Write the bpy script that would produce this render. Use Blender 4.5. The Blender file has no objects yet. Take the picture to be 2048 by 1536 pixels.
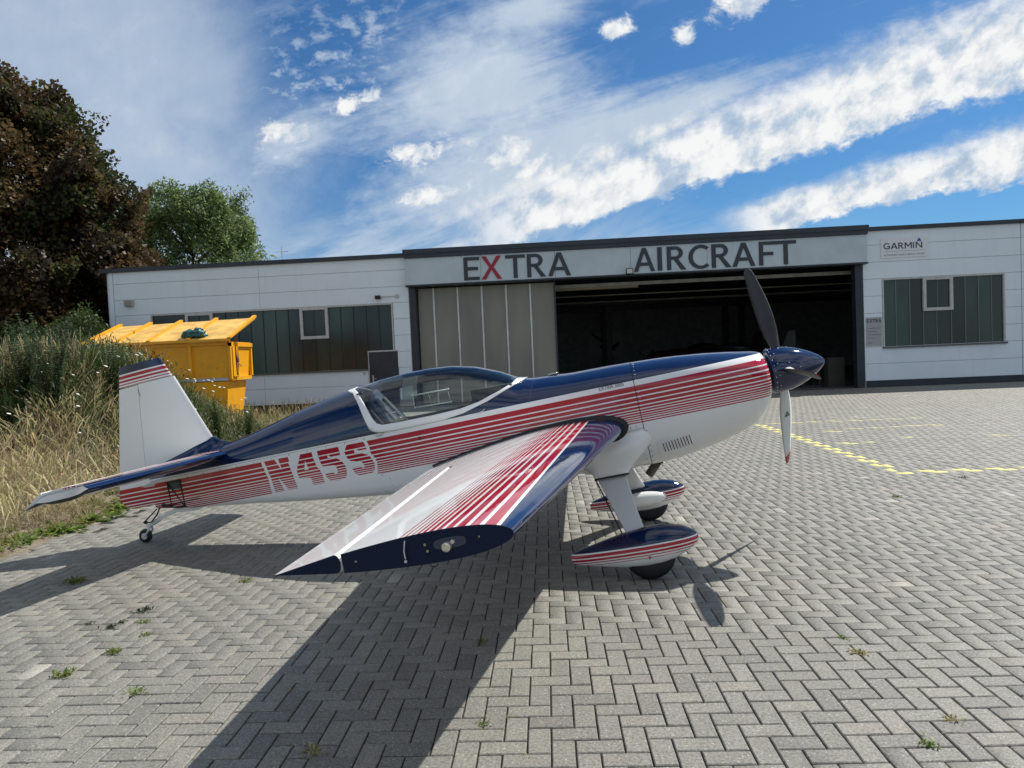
import bpy, bmesh, math, random
import numpy as np
from mathutils import Matrix, Vector

random.seed(7); rng = np.random.default_rng(11)
SC = bpy.context.scene
COL = SC.collection
R = math.radians

# ---------------------------------------------------------------- camera
CAM_H = 1.6448
PITCH, ROLL, FPX = -0.0397, -0.0441, 1437.9
_f = np.array([0, math.cos(PITCH), math.sin(PITCH)]); _r = np.array([1., 0, 0]); _u = np.cross(_r, _f)
_r2 = math.cos(ROLL)*_r + math.sin(ROLL)*_u; _u2 = -math.sin(ROLL)*_r + math.cos(ROLL)*_u
cam = bpy.data.cameras.new('camera'); camo = bpy.data.objects.new('camera', cam); COL.objects.link(camo)
camo.matrix_world = Matrix(((_r2[0], _u2[0], -_f[0], 0), (_r2[1], _u2[1], -_f[1], 0), (_r2[2], _u2[2], -_f[2], CAM_H), (0, 0, 0, 1)))
cam.sensor_width = 36; cam.lens = 36*FPX/2048; cam.clip_end = 3000; cam.clip_start = 0.05
SC.camera = camo

# ---------------------------------------------------------------- sun, exposure
SUN_AZ, SUN_EL = R(54.7), R(51.9)          # azimuth measured from +Y towards +X
sun = bpy.data.lights.new('sun', 'SUN'); suno = bpy.data.objects.new('sun', sun); COL.objects.link(suno)
sun.energy = 4.6; sun.angle = R(0.53); sun.color = (1.0, 0.95, 0.87)
sd = Vector((math.sin(SUN_AZ)*math.cos(SUN_EL), math.cos(SUN_AZ)*math.cos(SUN_EL), math.sin(SUN_EL)))
suno.rotation_euler = sd.to_track_quat('Z', 'Y').to_euler(); suno.location = (8, 10, 20)
SC.view_settings.view_transform = 'Standard'; SC.view_settings.look = 'None'
SC.view_settings.gamma = 1; SC.view_settings.use_curve_mapping = False
SC.view_settings.exposure = 0.30
SC.render.engine = 'CYCLES'
SC.cycles.max_bounces = 8; SC.cycles.transparent_max_bounces = 16
try: SC.cycles.use_denoising = True
except Exception: pass

# ---------------------------------------------------------------- node helper
class NT:
    def __init__(s, tree): s.t = tree; s.n = tree.nodes; s.l = tree.links
    def node(s, typ, **kw):
        n = s.n.new(typ)
        for k, v in kw.items():
            setattr(n, k, v)
        return n
    def put(s, sock, v):
        if isinstance(v, bpy.types.NodeSocket): s.l.new(v, sock)
        elif v is not None: sock.default_value = v
    def m(s, op, a, b=None, c=None, clamp=False):
        n = s.node('ShaderNodeMath', operation=op, use_clamp=clamp)
        s.put(n.inputs[0], a); s.put(n.inputs[1], b)
        if c is not None: s.put(n.inputs[2], c)
        return n.outputs[0]
    def ss(s, v, a, b):
        n = s.node('ShaderNodeMapRange', interpolation_type='SMOOTHSTEP')
        s.put(n.inputs['Value'], v); s.put(n.inputs['From Min'], a); s.put(n.inputs['From Max'], b)
        n.inputs['To Min'].default_value = 0; n.inputs['To Max'].default_value = 1
        return n.outputs[0]
    def mix(s, f, a, b):
        n = s.node('ShaderNodeMix', data_type='RGBA')
        s.put(n.inputs[0], f)
        for i, v in ((6, a), (7, b)):
            if isinstance(v, tuple) and len(v) == 3: v = (*v, 1)
            s.put(n.inputs[i], v)
        return n.outputs[2]
    def noise(s, vec, scale, detail=4, rough=.5, dist=0., dim='3D'):
        n = s.node('ShaderNodeTexNoise', noise_dimensions=dim)
        if vec is not None: s.put(n.inputs['Vector'], vec)
        n.inputs['Scale'].default_value = scale; n.inputs['Detail'].default_value = detail
        n.inputs['Roughness'].default_value = rough; n.inputs['Distortion'].default_value = dist
        return n.outputs['Fac']
    def ramp(s, f, stops, interp='LINEAR'):
        n = s.node('ShaderNodeValToRGB'); cr = n.color_ramp; cr.interpolation = interp
        while len(cr.elements) > 1: cr.elements.remove(cr.elements[-1])
        cr.elements[0].position = stops[0][0]; cr.elements[0].color = (*stops[0][1], 1)
        for p, c in stops[1:]:
            e = cr.elements.new(p); e.color = (*c, 1)
        s.put(n.inputs[0], f); return n.outputs[0]
    def comb(s, x, y, z):
        n = s.node('ShaderNodeCombineXYZ'); s.put(n.inputs[0], x); s.put(n.inputs[1], y); s.put(n.inputs[2], z); return n.outputs[0]
    def sep(s, v):
        n = s.node('ShaderNodeSeparateXYZ'); s.put(n.inputs[0], v); return n.outputs[:]

# ---------------------------------------------------------------- world: sky + clouds fixed in direction
world = bpy.data.worlds.new('World'); SC.world = world; world.use_nodes = True
W = NT(world.node_tree); W.n.clear()
out = W.node('ShaderNodeOutputWorld'); bg = W.node('ShaderNodeBackground'); W.l.new(bg.outputs[0], out.inputs[0])
SKY_STRENGTH = 0.1
bg.inputs[1].default_value = SKY_STRENGTH
sky = W.node('ShaderNodeTexSky', sky_type='NISHITA'); sky.sun_disc = False
sky.sun_elevation = SUN_EL; sky.sun_rotation = SUN_AZ; sky.altitude = 50; sky.air_density = 1.0; sky.dust_density = 0.6; sky.ozone_density = 2.0
tc = W.node('ShaderNodeTexCoord'); dx, dy, dz = W.sep(tc.outputs['Generated'])
zc = W.m('MAXIMUM', dz, 0.0)
iz = W.m('DIVIDE', 1.0, W.m('ADD', zc, 0.13))
u = W.m('MULTIPLY', dx, iz); v = W.m('MULTIPLY', dy, iz)
front = W.ss(dy, 0.05, 0.4)
ys = W.m('MAXIMUM', dy, 0.08)
p = W.m('DIVIDE', dx, ys); q = W.m('DIVIDE', dz, ys)
layer = W.comb(u, v, 0.0)
pq = W.comb(p, q, 0.0)
nA = W.noise(pq, 5.0, 9, .62, .25)
nB = W.noise(W.comb(W.m('MULTIPLY', p, 1.0), W.m('ADD', q, W.m('MULTIPLY', p, -0.34)), 3.3), 17.0, 7, .6, .1)
# cirrus streaks running with the main band (stretched along its direction)
sp_ = W.m('ADD', p, W.m('MULTIPLY', q, .30)); sq_ = W.m('ADD', q, W.m('MULTIPLY', p, -.30))
nC = W.noise(W.comb(W.m('MULTIPLY', sp_, 3.2), W.m('MULTIPLY', sq_, 17.0), 1.0), 1.0, 9, .66, .6)
nL = W.noise(layer, 1.3, 9, .6, .2)
nR = W.noise(W.comb(W.m('MULTIPLY', p, 1.), W.m('MULTIPLY', q, 1.5), 7.7), 34.0, 6, .62, .25)   # small ripples / cloudlets
def gauss(cx, cy, rx, ry, ang=0.):
    a = W.m('SUBTRACT', p, cx); b = W.m('SUBTRACT', q, cy); c, s_ = math.cos(ang), math.sin(ang)
    a2 = W.m('DIVIDE', W.m('ADD', W.m('MULTIPLY', a, c), W.m('MULTIPLY', b, s_)), rx)
    b2 = W.m('DIVIDE', W.m('ADD', W.m('MULTIPLY', a, -s_), W.m('MULTIPLY', b, c)), ry)
    d = W.m('ADD', W.m('MULTIPLY', a2, a2), W.m('MULTIPLY', b2, b2))
    return W.m('EXPONENT', W.m('MULTIPLY', d, -1.0))
def band(x0, y0, x1, y1, w0, w1, jag, noise, lo=-.25, hi=1.25, soft=.35):
    L2 = (x1-x0)**2+(y1-y0)**2; L = math.sqrt(L2); tx, ty = (x1-x0)/L, (y1-y0)/L
    a = W.m('SUBTRACT', p, x0); b = W.m('SUBTRACT', q, y0)
    t = W.m('DIVIDE', W.m('ADD', W.m('MULTIPLY', a, tx), W.m('MULTIPLY', b, ty)), L)
    d = W.m('ADD', W.m('MULTIPLY', a, -ty), W.m('MULTIPLY', b, tx))
    w = W.m('ADD', w0, W.m('MULTIPLY', t, w1-w0))
    d2 = W.m('DIVIDE', W.m('ABSOLUTE', d), w)
    d3 = W.m('ADD', d2, W.m('MULTIPLY', W.m('SUBTRACT', noise, .5), jag))
    sg_ = W.ss(d, -.02, .03)                       # feathered upper edge, firmer ragged lower edge
    lo_ = W.m('SUBTRACT', 1.0-soft, W.m('MULTIPLY', sg_, .30)); hi_ = W.m('ADD', 1.0+soft*.6, W.m('MULTIPLY', sg_, .65))
    core = W.m('SUBTRACT', 1.0, W.ss(d3, lo_, hi_))
    ends = W.m('MULTIPLY', W.ss(t, lo, lo+.25), W.m('SUBTRACT', 1.0, W.ss(t, hi, hi+.4)))
    return W.m('MULTIPLY', core, ends), d
nJ = W.m('ADD', W.m('MULTIPLY', nA, .55), W.m('MULTIPLY', nB, .45))
nE = W.m('ADD', W.m('MULTIPLY', nC, .55), W.m('MULTIPLY', W.noise(W.comb(p, W.m('MULTIPLY', q, 1.3), 5.5), 26.0, 8, .62, .2), .45))
b1, d1 = band(-.12, .150, .74, .405, .030, .060, 2.3, nE, -.05, 1.4, .22)
b2, d2_ = band(.27, .158, .74, .250, .016, .034, 2.9, nE, -.02, 1.4, .2)
def add(*l):
    r = l[0]
    for x_ in l[1:]: r = W.m('ADD', r, x_)
    return r
# coverage fields: veil on the left, a torn veil in the middle, puffs
veilL = W.m('MULTIPLY', W.m('SUBTRACT', 1.0, W.ss(W.m('ADD', W.m('ADD', p, W.m('MULTIPLY', q, .30)), W.m('MULTIPLY', W.m('SUBTRACT', nA, .5), .40)), -.34, -.13)), .80)
veilL = W.m('MULTIPLY', veilL, W.m('ADD', .74, W.m('MULTIPLY', nA, .42)))
mid = add(W.m('MULTIPLY', gauss(-.04, .42, .15, .075, .25), .95), W.m('MULTIPLY', gauss(.06, .475, .06, .025, .1), .6), W.m('MULTIPLY', gauss(-.02, .34, .17, .05, .2), .8), W.m('MULTIPLY', gauss(-.03, .235, .24, .06, .25), .95), W.m('MULTIPLY', gauss(-.29, .315, .09, .05, .5), .8), W.m('MULTIPLY', gauss(.26, .345, .22, .032, .32), .52), W.m('MULTIPLY', gauss(.16, .29, .13, .028, .3), .75), W.m('MULTIPLY', gauss(.42, .21, .10, .008, .15), .5), W.m('MULTIPLY', gauss(.28, .205, .06, .010, .2), .45))
midc = W.ss(W.m('ADD', W.m('MULTIPLY', mid, .95), W.m('MULTIPLY', W.m('SUBTRACT', W.m('ADD', W.m('MULTIPLY', nC, .72), W.m('MULTIPLY', nR, .28)), .5), 1.9)), .16, 1.05)
rip = W.m('MULTIPLY', W.m('MULTIPLY', gauss(-.23, .39, .17, .10, .5), W.ss(W.m('ADD', W.m('MULTIPLY', nR, .8), W.m('MULTIPLY', nA, .2)), .47, .66)), .85)
hor = W.m('MULTIPLY', W.m('MULTIPLY', gauss(-.15, .145, .42, .055), W.ss(nC, .30, .62)), .85)
puf = add(gauss(-.125, .285, .060, .026, .15), gauss(.015, .272, .065, .034, -.35), gauss(-.30, .315, .05, .03), gauss(-.105, .225, .055, .018, .1), gauss(-.20, .355, .05, .018, .4), gauss(.165, .44, .028, .018), gauss(.34, .475, .055, .034, .3), gauss(.41, .505, .04, .03, .5), gauss(.255, .425, .018, .016, 0))
nP = W.noise(W.comb(p, W.m('MULTIPLY', q, 1.25), 9.1), 30.0, 9, .66, .35)
pufc = W.ss(W.m('ADD', puf, W.m('MULTIPLY', W.m('SUBTRACT', W.m('ADD', W.m('MULTIPLY', nP, .7), W.m('MULTIPLY', nA, .3)), .5), 3.4)), .38, 1.0)
pufc = W.m('MULTIPLY', pufc, W.ss(puf, .04, .3))
wisp = W.m('MULTIPLY', W.m('MULTIPLY', W.ss(nC, .50, .80), .42), W.ss(q, .2, .33))
back_fill = W.m('MULTIPLY', W.ss(nL, .38, .60), .86)  # unseen cloud behind the camera, cover raised as fill for camera-facing surfaces
covF = W.m('MAXIMUM', W.m('MAXIMUM', W.m('MAXIMUM', b1, b2), W.m('MAXIMUM', veilL, midc)), W.m('MAXIMUM', W.m('MAXIMUM', pufc, rip), W.m('MAXIMUM', hor, wisp)))
cover = W.m('ADD', W.m('MULTIPLY', covF, front), W.m('MULTIPLY', back_fill, W.m('SUBTRACT', 1.0, front)), clamp=True)
solid = W.m('MAXIMUM', W.m('MAXIMUM', b1, b2), pufc)
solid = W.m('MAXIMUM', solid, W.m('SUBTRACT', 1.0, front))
thick = add(.28, W.m('MULTIPLY', solid, -.02), W.m('MULTIPLY', W.m('MULTIPLY', nB, .72), solid), W.m('MULTIPLY', W.m('MULTIPLY', nA, .24), W.m('SUBTRACT', 1.0, solid)), W.m('MULTIPLY', solid, .05))
CL = 1.0
nS = W.noise(W.comb(W.m('ADD', p, .012), W.m('ADD', W.m('ADD', q, W.m('MULTIPLY', p, -0.34)), .020), 3.3), 17.0, 7, .6, .1)
relief = W.m('MULTIPLY', W.m('SUBTRACT', nB, nS), 2.2)  # light from upper right painted into the cloud tone
thick = W.m('ADD', thick, W.m('MULTIPLY', W.m('MULTIPLY', relief, front), W.m('ADD', W.m('MULTIPLY', solid, .75), .12)))
thick = W.m('ADD', thick, W.m('MULTIPLY', W.m('SUBTRACT', 1.0, front), .12))  # unseen rear cloud brightened further as fill light
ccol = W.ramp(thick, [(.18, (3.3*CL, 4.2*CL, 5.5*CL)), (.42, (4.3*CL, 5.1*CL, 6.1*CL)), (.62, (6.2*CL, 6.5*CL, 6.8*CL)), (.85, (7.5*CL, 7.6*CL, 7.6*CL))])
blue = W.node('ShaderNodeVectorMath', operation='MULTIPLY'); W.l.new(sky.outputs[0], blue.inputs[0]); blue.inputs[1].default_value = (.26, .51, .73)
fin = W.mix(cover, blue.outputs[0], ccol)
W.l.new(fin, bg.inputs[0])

# ---------------------------------------------------------------- object helpers
def link(o, parent=None, **props):
    COL.objects.link(o)
    if parent is not None: o.parent = parent
    for k, val in props.items():
        if val is not None: o[k] = val
    return o
def empty(name, loc=(0, 0, 0), rz=0., label=None, category=None, group=None, parent=None, kind=None):
    o = bpy.data.objects.new(name, None); o.empty_display_size = .2
    o.location = loc; o.rotation_euler = (0, 0, rz)
    return link(o, parent, label=label, category=category, group=group, kind=kind)
def mk(name, V, Fc, mat, parent=None, smooth=False, mats=None, midx=None, **props):
    me = bpy.data.meshes.new(name); me.from_pydata([tuple(map(float, a)) for a in V], [], [tuple(map(int, f)) for f in Fc])
    if mats:
        for m_ in mats: me.materials.append(m_)
        me.polygons.foreach_set('material_index', np.array(midx, dtype=np.int32))
    elif mat: me.materials.append(mat)
    if smooth: me.polygons.foreach_set('use_smooth', np.ones(len(me.polygons), dtype=bool))
    me.update(); o = bpy.data.objects.new(name, me)
    return link(o, parent, **props)
def fastmesh(name, V, quads, mat, parent=None, attrs=None, tris=False, smooth=False, **props):
    me = bpy.data.meshes.new(name); V = np.asarray(V, dtype=np.float32); Q = np.asarray(quads, dtype=np.int32); k = Q.shape[1]
    me.vertices.add(len(V)); me.vertices.foreach_set('co', V.ravel())
    me.loops.add(Q.size); me.loops.foreach_set('vertex_index', Q.ravel())
    me.polygons.add(len(Q)); me.polygons.foreach_set('loop_start', np.arange(0, Q.size, k, dtype=np.int32))
    try: me.polygons.foreach_set('loop_total', np.full(len(Q), k, dtype=np.int32))
    except Exception: pass
    if smooth: me.polygons.foreach_set('use_smooth', np.ones(len(Q), dtype=bool))
    for nm, dat in (attrs or {}).items():
        dat = np.asarray(dat, dtype=np.float32)
        if dat.ndim == 1:
            a = me.attributes.new(nm, 'FLOAT', 'POINT'); a.data.foreach_set('value', dat)
        else:
            a = me.attributes.new(nm, 'FLOAT_COLOR', 'POINT'); a.data.foreach_set('color', dat.ravel())
    me.update(calc_edges=True); me.validate()
    if mat: me.materials.append(mat)
    o = bpy.data.objects.new(name, me); return link(o, parent, **props)
class MB:
    """collects shapes into one mesh"""
    def __init__(s): s.v = []; s.f = []; s.mi = []; s.cur = 0
    def addm(s, V, F):
        b = len(s.v); s.v += [tuple(a) for a in V]; s.f += [tuple(i+b for i in f) for f in F]; s.mi += [s.cur]*len(F); return s
    def box(s, x0, x1, y0, y1, z0, z1, bev=0.):
        if bev <= 0:
            V = [(x, y, z) for z in (z0, z1) for y in (y0, y1) for x in (x0, x1)]
            return s.addm(V, [(0, 2, 3, 1), (4, 5, 7, 6), (0, 1, 5, 4), (2, 6, 7, 3), (0, 4, 6, 2), (1, 3, 7, 5)])
        bm = bmesh.new(); bmesh.ops.create_cube(bm, size=1)
        for w in bm.verts: w.co = Vector(((x0+x1)/2+w.co.x*(x1-x0), (y0+y1)/2+w.co.y*(y1-y0), (z0+z1)/2+w.co.z*(z1-z0)))
        bmesh.ops.bevel(bm, geom=bm.edges[:], offset=bev, segments=1, affect='EDGES')
        s.bm(bm); return s
    def bm(s, bm):
        bm.verts.index_update(); s.addm([w.co[:] for w in bm.verts], [[w.index for w in f.verts] for f in bm.faces]); bm.free(); return s
    def tube(s, pts, rad, seg=8, cap=True):
        pts = [Vector(p_) for p_ in pts]; rad = rad if hasattr(rad, '__len__') else [rad]*len(pts)
        rings = []; V = []; F = []
        for i, p_ in enumerate(pts):
            t = (pts[min(i+1, len(pts)-1)]-pts[max(i-1, 0)]).normalized()
            a = t.orthogonal().normalized() if i == 0 else (pa - t*pa.dot(t)).normalized()
            pa = a; b = t.cross(a)
            for k in range(seg):
                an = 2*math.pi*k/seg; V.append(p_+(a*math.cos(an)+b*math.sin(an))*rad[i])
        n = len(pts)
        for i in range(n-1):
            for k in range(seg): F.append((i*seg+k, i*seg+(k+1) % seg, (i+1)*seg+(k+1) % seg, (i+1)*seg+k))
        if cap: F.append(tuple(range(seg))[::-1]); F.append(tuple((n-1)*seg+k for k in range(seg)))
        return s.addm([w[:] for w in V], F)
    def sphere(s, c, r, sub=1, sc=(1, 1, 1)):
        bm = bmesh.new(); bmesh.ops.create_icosphere(bm, subdivisions=sub, radius=r)
        for w in bm.verts: w.co = Vector((c[0]+w.co.x*sc[0], c[1]+w.co.y*sc[1], c[2]+w.co.z*sc[2]))
        return s.bm(bm)
    def prism(s, poly, axis, a, b):
        """extrude a 2D polygon (list) along axis from a to b; poly coords are the two other axes in order"""
        n = len(poly); V = []
        for t in (a, b):
            for (p_, q_) in poly:
                V.append({'x': (t, p_, q_), 'y': (p_, t, q_), 'z': (p_, q_, t)}[axis])
        F = [tuple(range(n)), tuple(range(2*n-1, n-1, -1))]+[(i, i+n, (i+1) % n+n, (i+1) % n) for i in range(n)]
        return s.addm(V, F)
    def build(s, name, mat, parent=None, smooth=False, mats=None, **props):
        return mk(name, s.v, s.f, mat, parent, smooth, mats=mats, midx=s.mi if mats else None, **props)
def shade_auto(o, ang=35):
    me = o.data
    me.polygons.foreach_set('use_smooth', np.ones(len(me.polygons), dtype=bool))
    bm = bmesh.new(); bm.from_mesh(me); bmesh.ops.recalc_face_normals(bm, faces=bm.faces[:]); 
    for e in bm.edges:
        if len(e.link_faces) == 2 and e.calc_face_angle(0) > R(ang): e.smooth = False
    bm.to_mesh(me); bm.free(); return o

# ---------------------------------------------------------------- materials
def pmat(name, col, rough=.5, metal=0., coat=0., spec=.5, bump=None, var=0., varscale=3., noise_rough=None):
    m = bpy.data.materials.new(name); m.use_nodes = True; N = NT(m.node_tree); b = N.n['Principled BSDF']
    b.inputs['Roughness'].default_value = rough; b.inputs['Metallic'].default_value = metal
    b.inputs['Coat Weight'].default_value = coat; b.inputs['Coat Roughness'].default_value = .04
    b.inputs['Specular IOR Level'].default_value = spec
    tcn = N.node('ShaderNodeTexCoord')
    if var > 0:
        f = N.noise(tcn.outputs['Object'], varscale, 6, .6)
        N.l.new(N.mix(N.ss(f, .3, .7), tuple(c*(1-var) for c in col), tuple(min(1, c*(1+var)) for c in col)), b.inputs['Base Color'])
    else: b.inputs['Base Color'].default_value = (*col, 1)
    if bump:
        f = N.noise(tcn.outputs['Object'], bump[0], 4, .6); bn = N.node('ShaderNodeBump'); bn.inputs['Strength'].default_value = bump[1]; bn.inputs['Distance'].default_value = bump[2]
        N.l.new(f, bn.inputs['Height']); N.l.new(bn.outputs[0], b.inputs['Normal'])
    return m
NAVY, RED, WHITE = (.003, .013, .058), (.40, .002, .022), (.80, .81, .80)
def paint_finish(N, b, wav=.0006, rough=.13):
    b.inputs['Roughness'].default_value = rough*.45; b.inputs['Specular IOR Level'].default_value = .8
    t = N.node('ShaderNodeTexCoord'); f = N.noise(t.outputs['Object'], 7., 2, .5)
    bn = N.node('ShaderNodeBump'); bn.inputs['Strength'].default_value = 1.; bn.inputs['Distance'].default_value = wav
    N.l.new(f, bn.inputs['Height']); N.l.new(bn.outputs[0], b.inputs['Normal'])
def bands_mat(name, coordfn, stops, lo, hi, wav=.0006, mask=None, lines=None, rough=.13):
    m = bpy.data.materials.new(name); m.use_nodes = True; N = NT(m.node_tree); b = N.n['Principled BSDF']
    t = N.node('ShaderNodeTexCoord'); xyz = N.sep(t.outputs['Object'])
    c = coordfn(N, xyz); f = N.m('DIVIDE', N.m('SUBTRACT', c, lo), hi-lo)
    col = N.ramp(f, [(max(0., (s_-lo)/(hi-lo)), cc) for s_, cc in stops], 'CONSTANT')
    if mask:
        col = mask(N, xyz, c, col)
    if lines:
        col = lines(N, xyz, c, col)
    dirt = N.noise(t.outputs['Object'], 4., 6, .65)
    col = N.mix(N.m('MULTIPLY', N.ss(dirt, .5, .85), .05), col, (.30, .30, .27))
    N.l.new(col, b.inputs['Base Color']); paint_finish(N, b, wav, rough); return m
BH = .292
zr = lambda x: 1.357-.0098*x
edges = [(0, .147), (.180, .283), (.318, .412), (.449, .526), (.562, .62), (.65, .692), (.722, .762), (.786, .822), (.846, .880), (.906, .938), (.966, 1.0)]
fst = [(-.30, NAVY), (-.152, WHITE)]
for a_, b_ in edges: fst += [(a_, RED), (b_, WHITE)]
def fus_coord(N, xyz): # (zr(x)-z)/BH
    return N.m('DIVIDE', N.m('SUBTRACT', N.m('ADD', 1.357, N.m('MULTIPLY', xyz[0], -.0098)), xyz[2]), BH)
def fus_mask(N, xyz, c, col):
    a = N.node('ShaderNodeAttribute', attribute_name='letter'); ok = N.m('GREATER_THAN', a.outputs['Fac'], 0.0)
    inband = N.m('MULTIPLY', N.m('GREATER_THAN', c, -.01), N.m('LESS_THAN', c, 1.02))
    kill = N.m('MULTIPLY', inband, N.m('SUBTRACT', 1.0, ok))
    return N.mix(kill, col, WHITE)
def fus_lines(N, xyz, c, col):
    l1 = N.m('MULTIPLY', N.m('LESS_THAN', N.m('ABSOLUTE', N.m('ADD', c, .095)), .008), N.m('LESS_THAN', xyz[0], -2.2))
    l2 = N.m('LESS_THAN', N.m('ABSOLUTE', N.m('SUBTRACT', xyz[0], .176)), .0035)
    l3 = N.m('MULTIPLY', N.m('LESS_THAN', N.m('ABSOLUTE', N.m('ADD', xyz[0], N.m('ADD', .62, N.m('MULTIPLY', N.m('SUBTRACT', 1.6, xyz[2]), .25)))), .003), N.m('GREATER_THAN', xyz[2], 1.40))
    l4 = N.m('MULTIPLY', N.m('MULTIPLY', N.m('LESS_THAN', N.m('ABSOLUTE', N.m('SUBTRACT', xyz[2], 1.412)), .0025), N.m('LESS_THAN', xyz[0], -1.2)), N.m('GREATER_THAN', xyz[0], -2.05))
    return N.mix(N.m('MULTIPLY', N.m('MAXIMUM', N.m('MAXIMUM', l1, l4), N.m('MAXIMUM', l2, l3)), .55), col, (.05, .06, .06))
M_FUS = bands_mat('livery_fuselage', fus_coord, fst, -.30, 1.1, .0005, fus_mask, fus_lines)
# wing: b = x0(|y|) - x
wed = [(.013, .057), (.072, .109), (.125, .158), (.172, .199), (.212, .233), (.244, .262), (.273, .286), (.299, .309), (.322, .331), (.347, .355), (.370, .377)]
wst = [(-.40, NAVY), (0, WHITE)]
for a_, b_ in wed: wst += [(a_, RED), (b_, WHITE)]
M_WING = bands_mat('livery_wing', lambda N, X: N.m('SUBTRACT', N.m('ADD', -.215, N.m('MULTIPLY', N.m('ABSOLUTE', X[1]), -.0235)), X[0]), wst, -.40, .5, .0004, rough=.1)
# fin / rudder
tst = [(-.05, NAVY), (.070, WHITE), (.085, RED), (.113, WHITE), (.126, RED), (.148, WHITE), (.160, RED), (.174, WHITE), (.186, RED), (.193, WHITE)]
M_FIN = bands_mat('livery_fin', lambda N, X: N.m('SUBTRACT', 2.557, X[2]), tst, -.05, 1.2, .0004, rough=.3)
def rud_coord(N, X):
    up = N.m('SUBTRACT', 2.557, X[2]); lo = fus_coord(N, X)
    isl = N.m('LESS_THAN', X[2], 1.8)
    return N.m('ADD', N.m('MULTIPLY', up, N.m('SUBTRACT', 1.0, isl)), N.m('MULTIPLY', N.m('ADD', N.m('MAXIMUM', lo, -.2), .8), isl))
rst = tst+[(.8+a_*1.0, RED if k == 0 else WHITE) for e_ in edges for k, a_ in enumerate(e_)]
M_RUD = bands_mat('livery_rudder', rud_coord, rst, -.05, 1.9, .0004, rough=.3)
# stabiliser
def st_coord(N, X): return N.m('SUBTRACT', N.m('SUBTRACT', -3.54, N.m('MULTIPLY', N.m('SUBTRACT', N.m('ABSOLUTE', X[1]), .12), .156)), X[0])
M_STAB = bands_mat('livery_stabiliser', st_coord, [(-.1, NAVY), (.105, WHITE), (.118, RED), (.150, WHITE), (.163, RED), (.185, WHITE), (.196, RED), (.211, WHITE), (.22, RED), (.228, WHITE)], -.1, .9)
# wheel pants
M_PANT = bands_mat('livery_wheel_pant', lambda N, X: N.m('SUBTRACT', .268, X[2]), [(-.3, NAVY), (0, WHITE), (.008, RED), (.031, WHITE), (.040, RED), (.057, WHITE), (.066, RED), (.073, WHITE), (.089, RED), (.0935, WHITE)], -.3, .3)
def solidpaint(name, col, rough=.13, wav=.0005):
    m = bpy.data.materials.new(name); m.use_nodes = True; N = NT(m.node_tree); b = N.n['Principled BSDF']
    b.inputs['Base Color'].default_value = (*col, 1); paint_finish(N, b, wav, rough); return m
M_NAVY = solidpaint('navy_paint', NAVY); M_NAVT = pmat('navy_tip_paint', (.002, .010, .036), .3, spec=.2); M_WHITE = solidpaint('white_paint', WHITE, .2)
M_TIPG = solidpaint('top_lit_tip_grey', (.30, .31, .31), .35)  # pale tone stands in for sky light on the upper tip facet
M_RUB = pmat('tyre_rubber', (.007, .008, .011), .6, bump=(60, .3, .002), var=.3)
M_BLK = pmat('black_seal', (.01, .01, .012), .55)
M_DARK = pmat('dark_interior', (.055, .06, .062), .7, var=.3)
M_STEEL = pmat('steel', (.45, .45, .44), .35, .9, var=.15, varscale=20)
M_ALU = pmat('aluminium_trim', (.62, .63, .62), .45, .3, var=.1)
M_RIV = pmat('rivet_metal', (.7, .7, .68), .3, .8)
M_BLADE_B = pmat('blade_black', (.022, .023, .026), .45, var=.3, varscale=8)
M_GLASSC = bpy.data.materials.new('canopy_acrylic'); M_GLASSC.use_nodes = True
N = NT(M_GLASSC.node_tree); N.n.clear(); o_ = N.node('ShaderNodeOutputMaterial')
tr = N.node('ShaderNodeBsdfTransparent'); tr.inputs[0].default_value = (.90, .95, .94, 1)
gl = N.node('ShaderNodeBsdfGlossy'); gl.inputs['Roughness'].default_value = .015; gl.inputs['Color'].default_value = (1, 1, 1, 1)
fr = N.node('ShaderNodeFresnel'); fr.inputs['IOR'].default_value = 1.49
mx = N.node('ShaderNodeMixShader'); N.put(mx.inputs[0], N.m('MULTIPLY', fr.outputs[0], 1.35, clamp=True)); N.l.new(tr.outputs[0], mx.inputs[1]); N.l.new(gl.outputs[0], mx.inputs[2])
N.l.new(mx.outputs[0], o_.inputs[0])
def clear_glass(name, tint):
    m = bpy.data.materials.new(name); m.use_nodes = True; N = NT(m.node_tree); N.n.clear(); o_ = N.node('ShaderNodeOutputMaterial')
    tr = N.node('ShaderNodeBsdfTransparent'); tr.inputs[0].default_value = (*tint, 1)
    d = N.node('ShaderNodeBsdfTranslucent'); d.inputs[0].default_value = (.8, .9, .88, 1)
    mx = N.node('ShaderNodeMixShader'); mx.inputs[0].default_value = .6; N.l.new(tr.outputs[0], mx.inputs[1]); N.l.new(d.outputs[0], mx.inputs[2]); N.l.new(mx.outputs[0], o_.inputs[0]); return m
M_SHADE = clear_glass('frosted_film', (.75, .82, .82))

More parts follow.
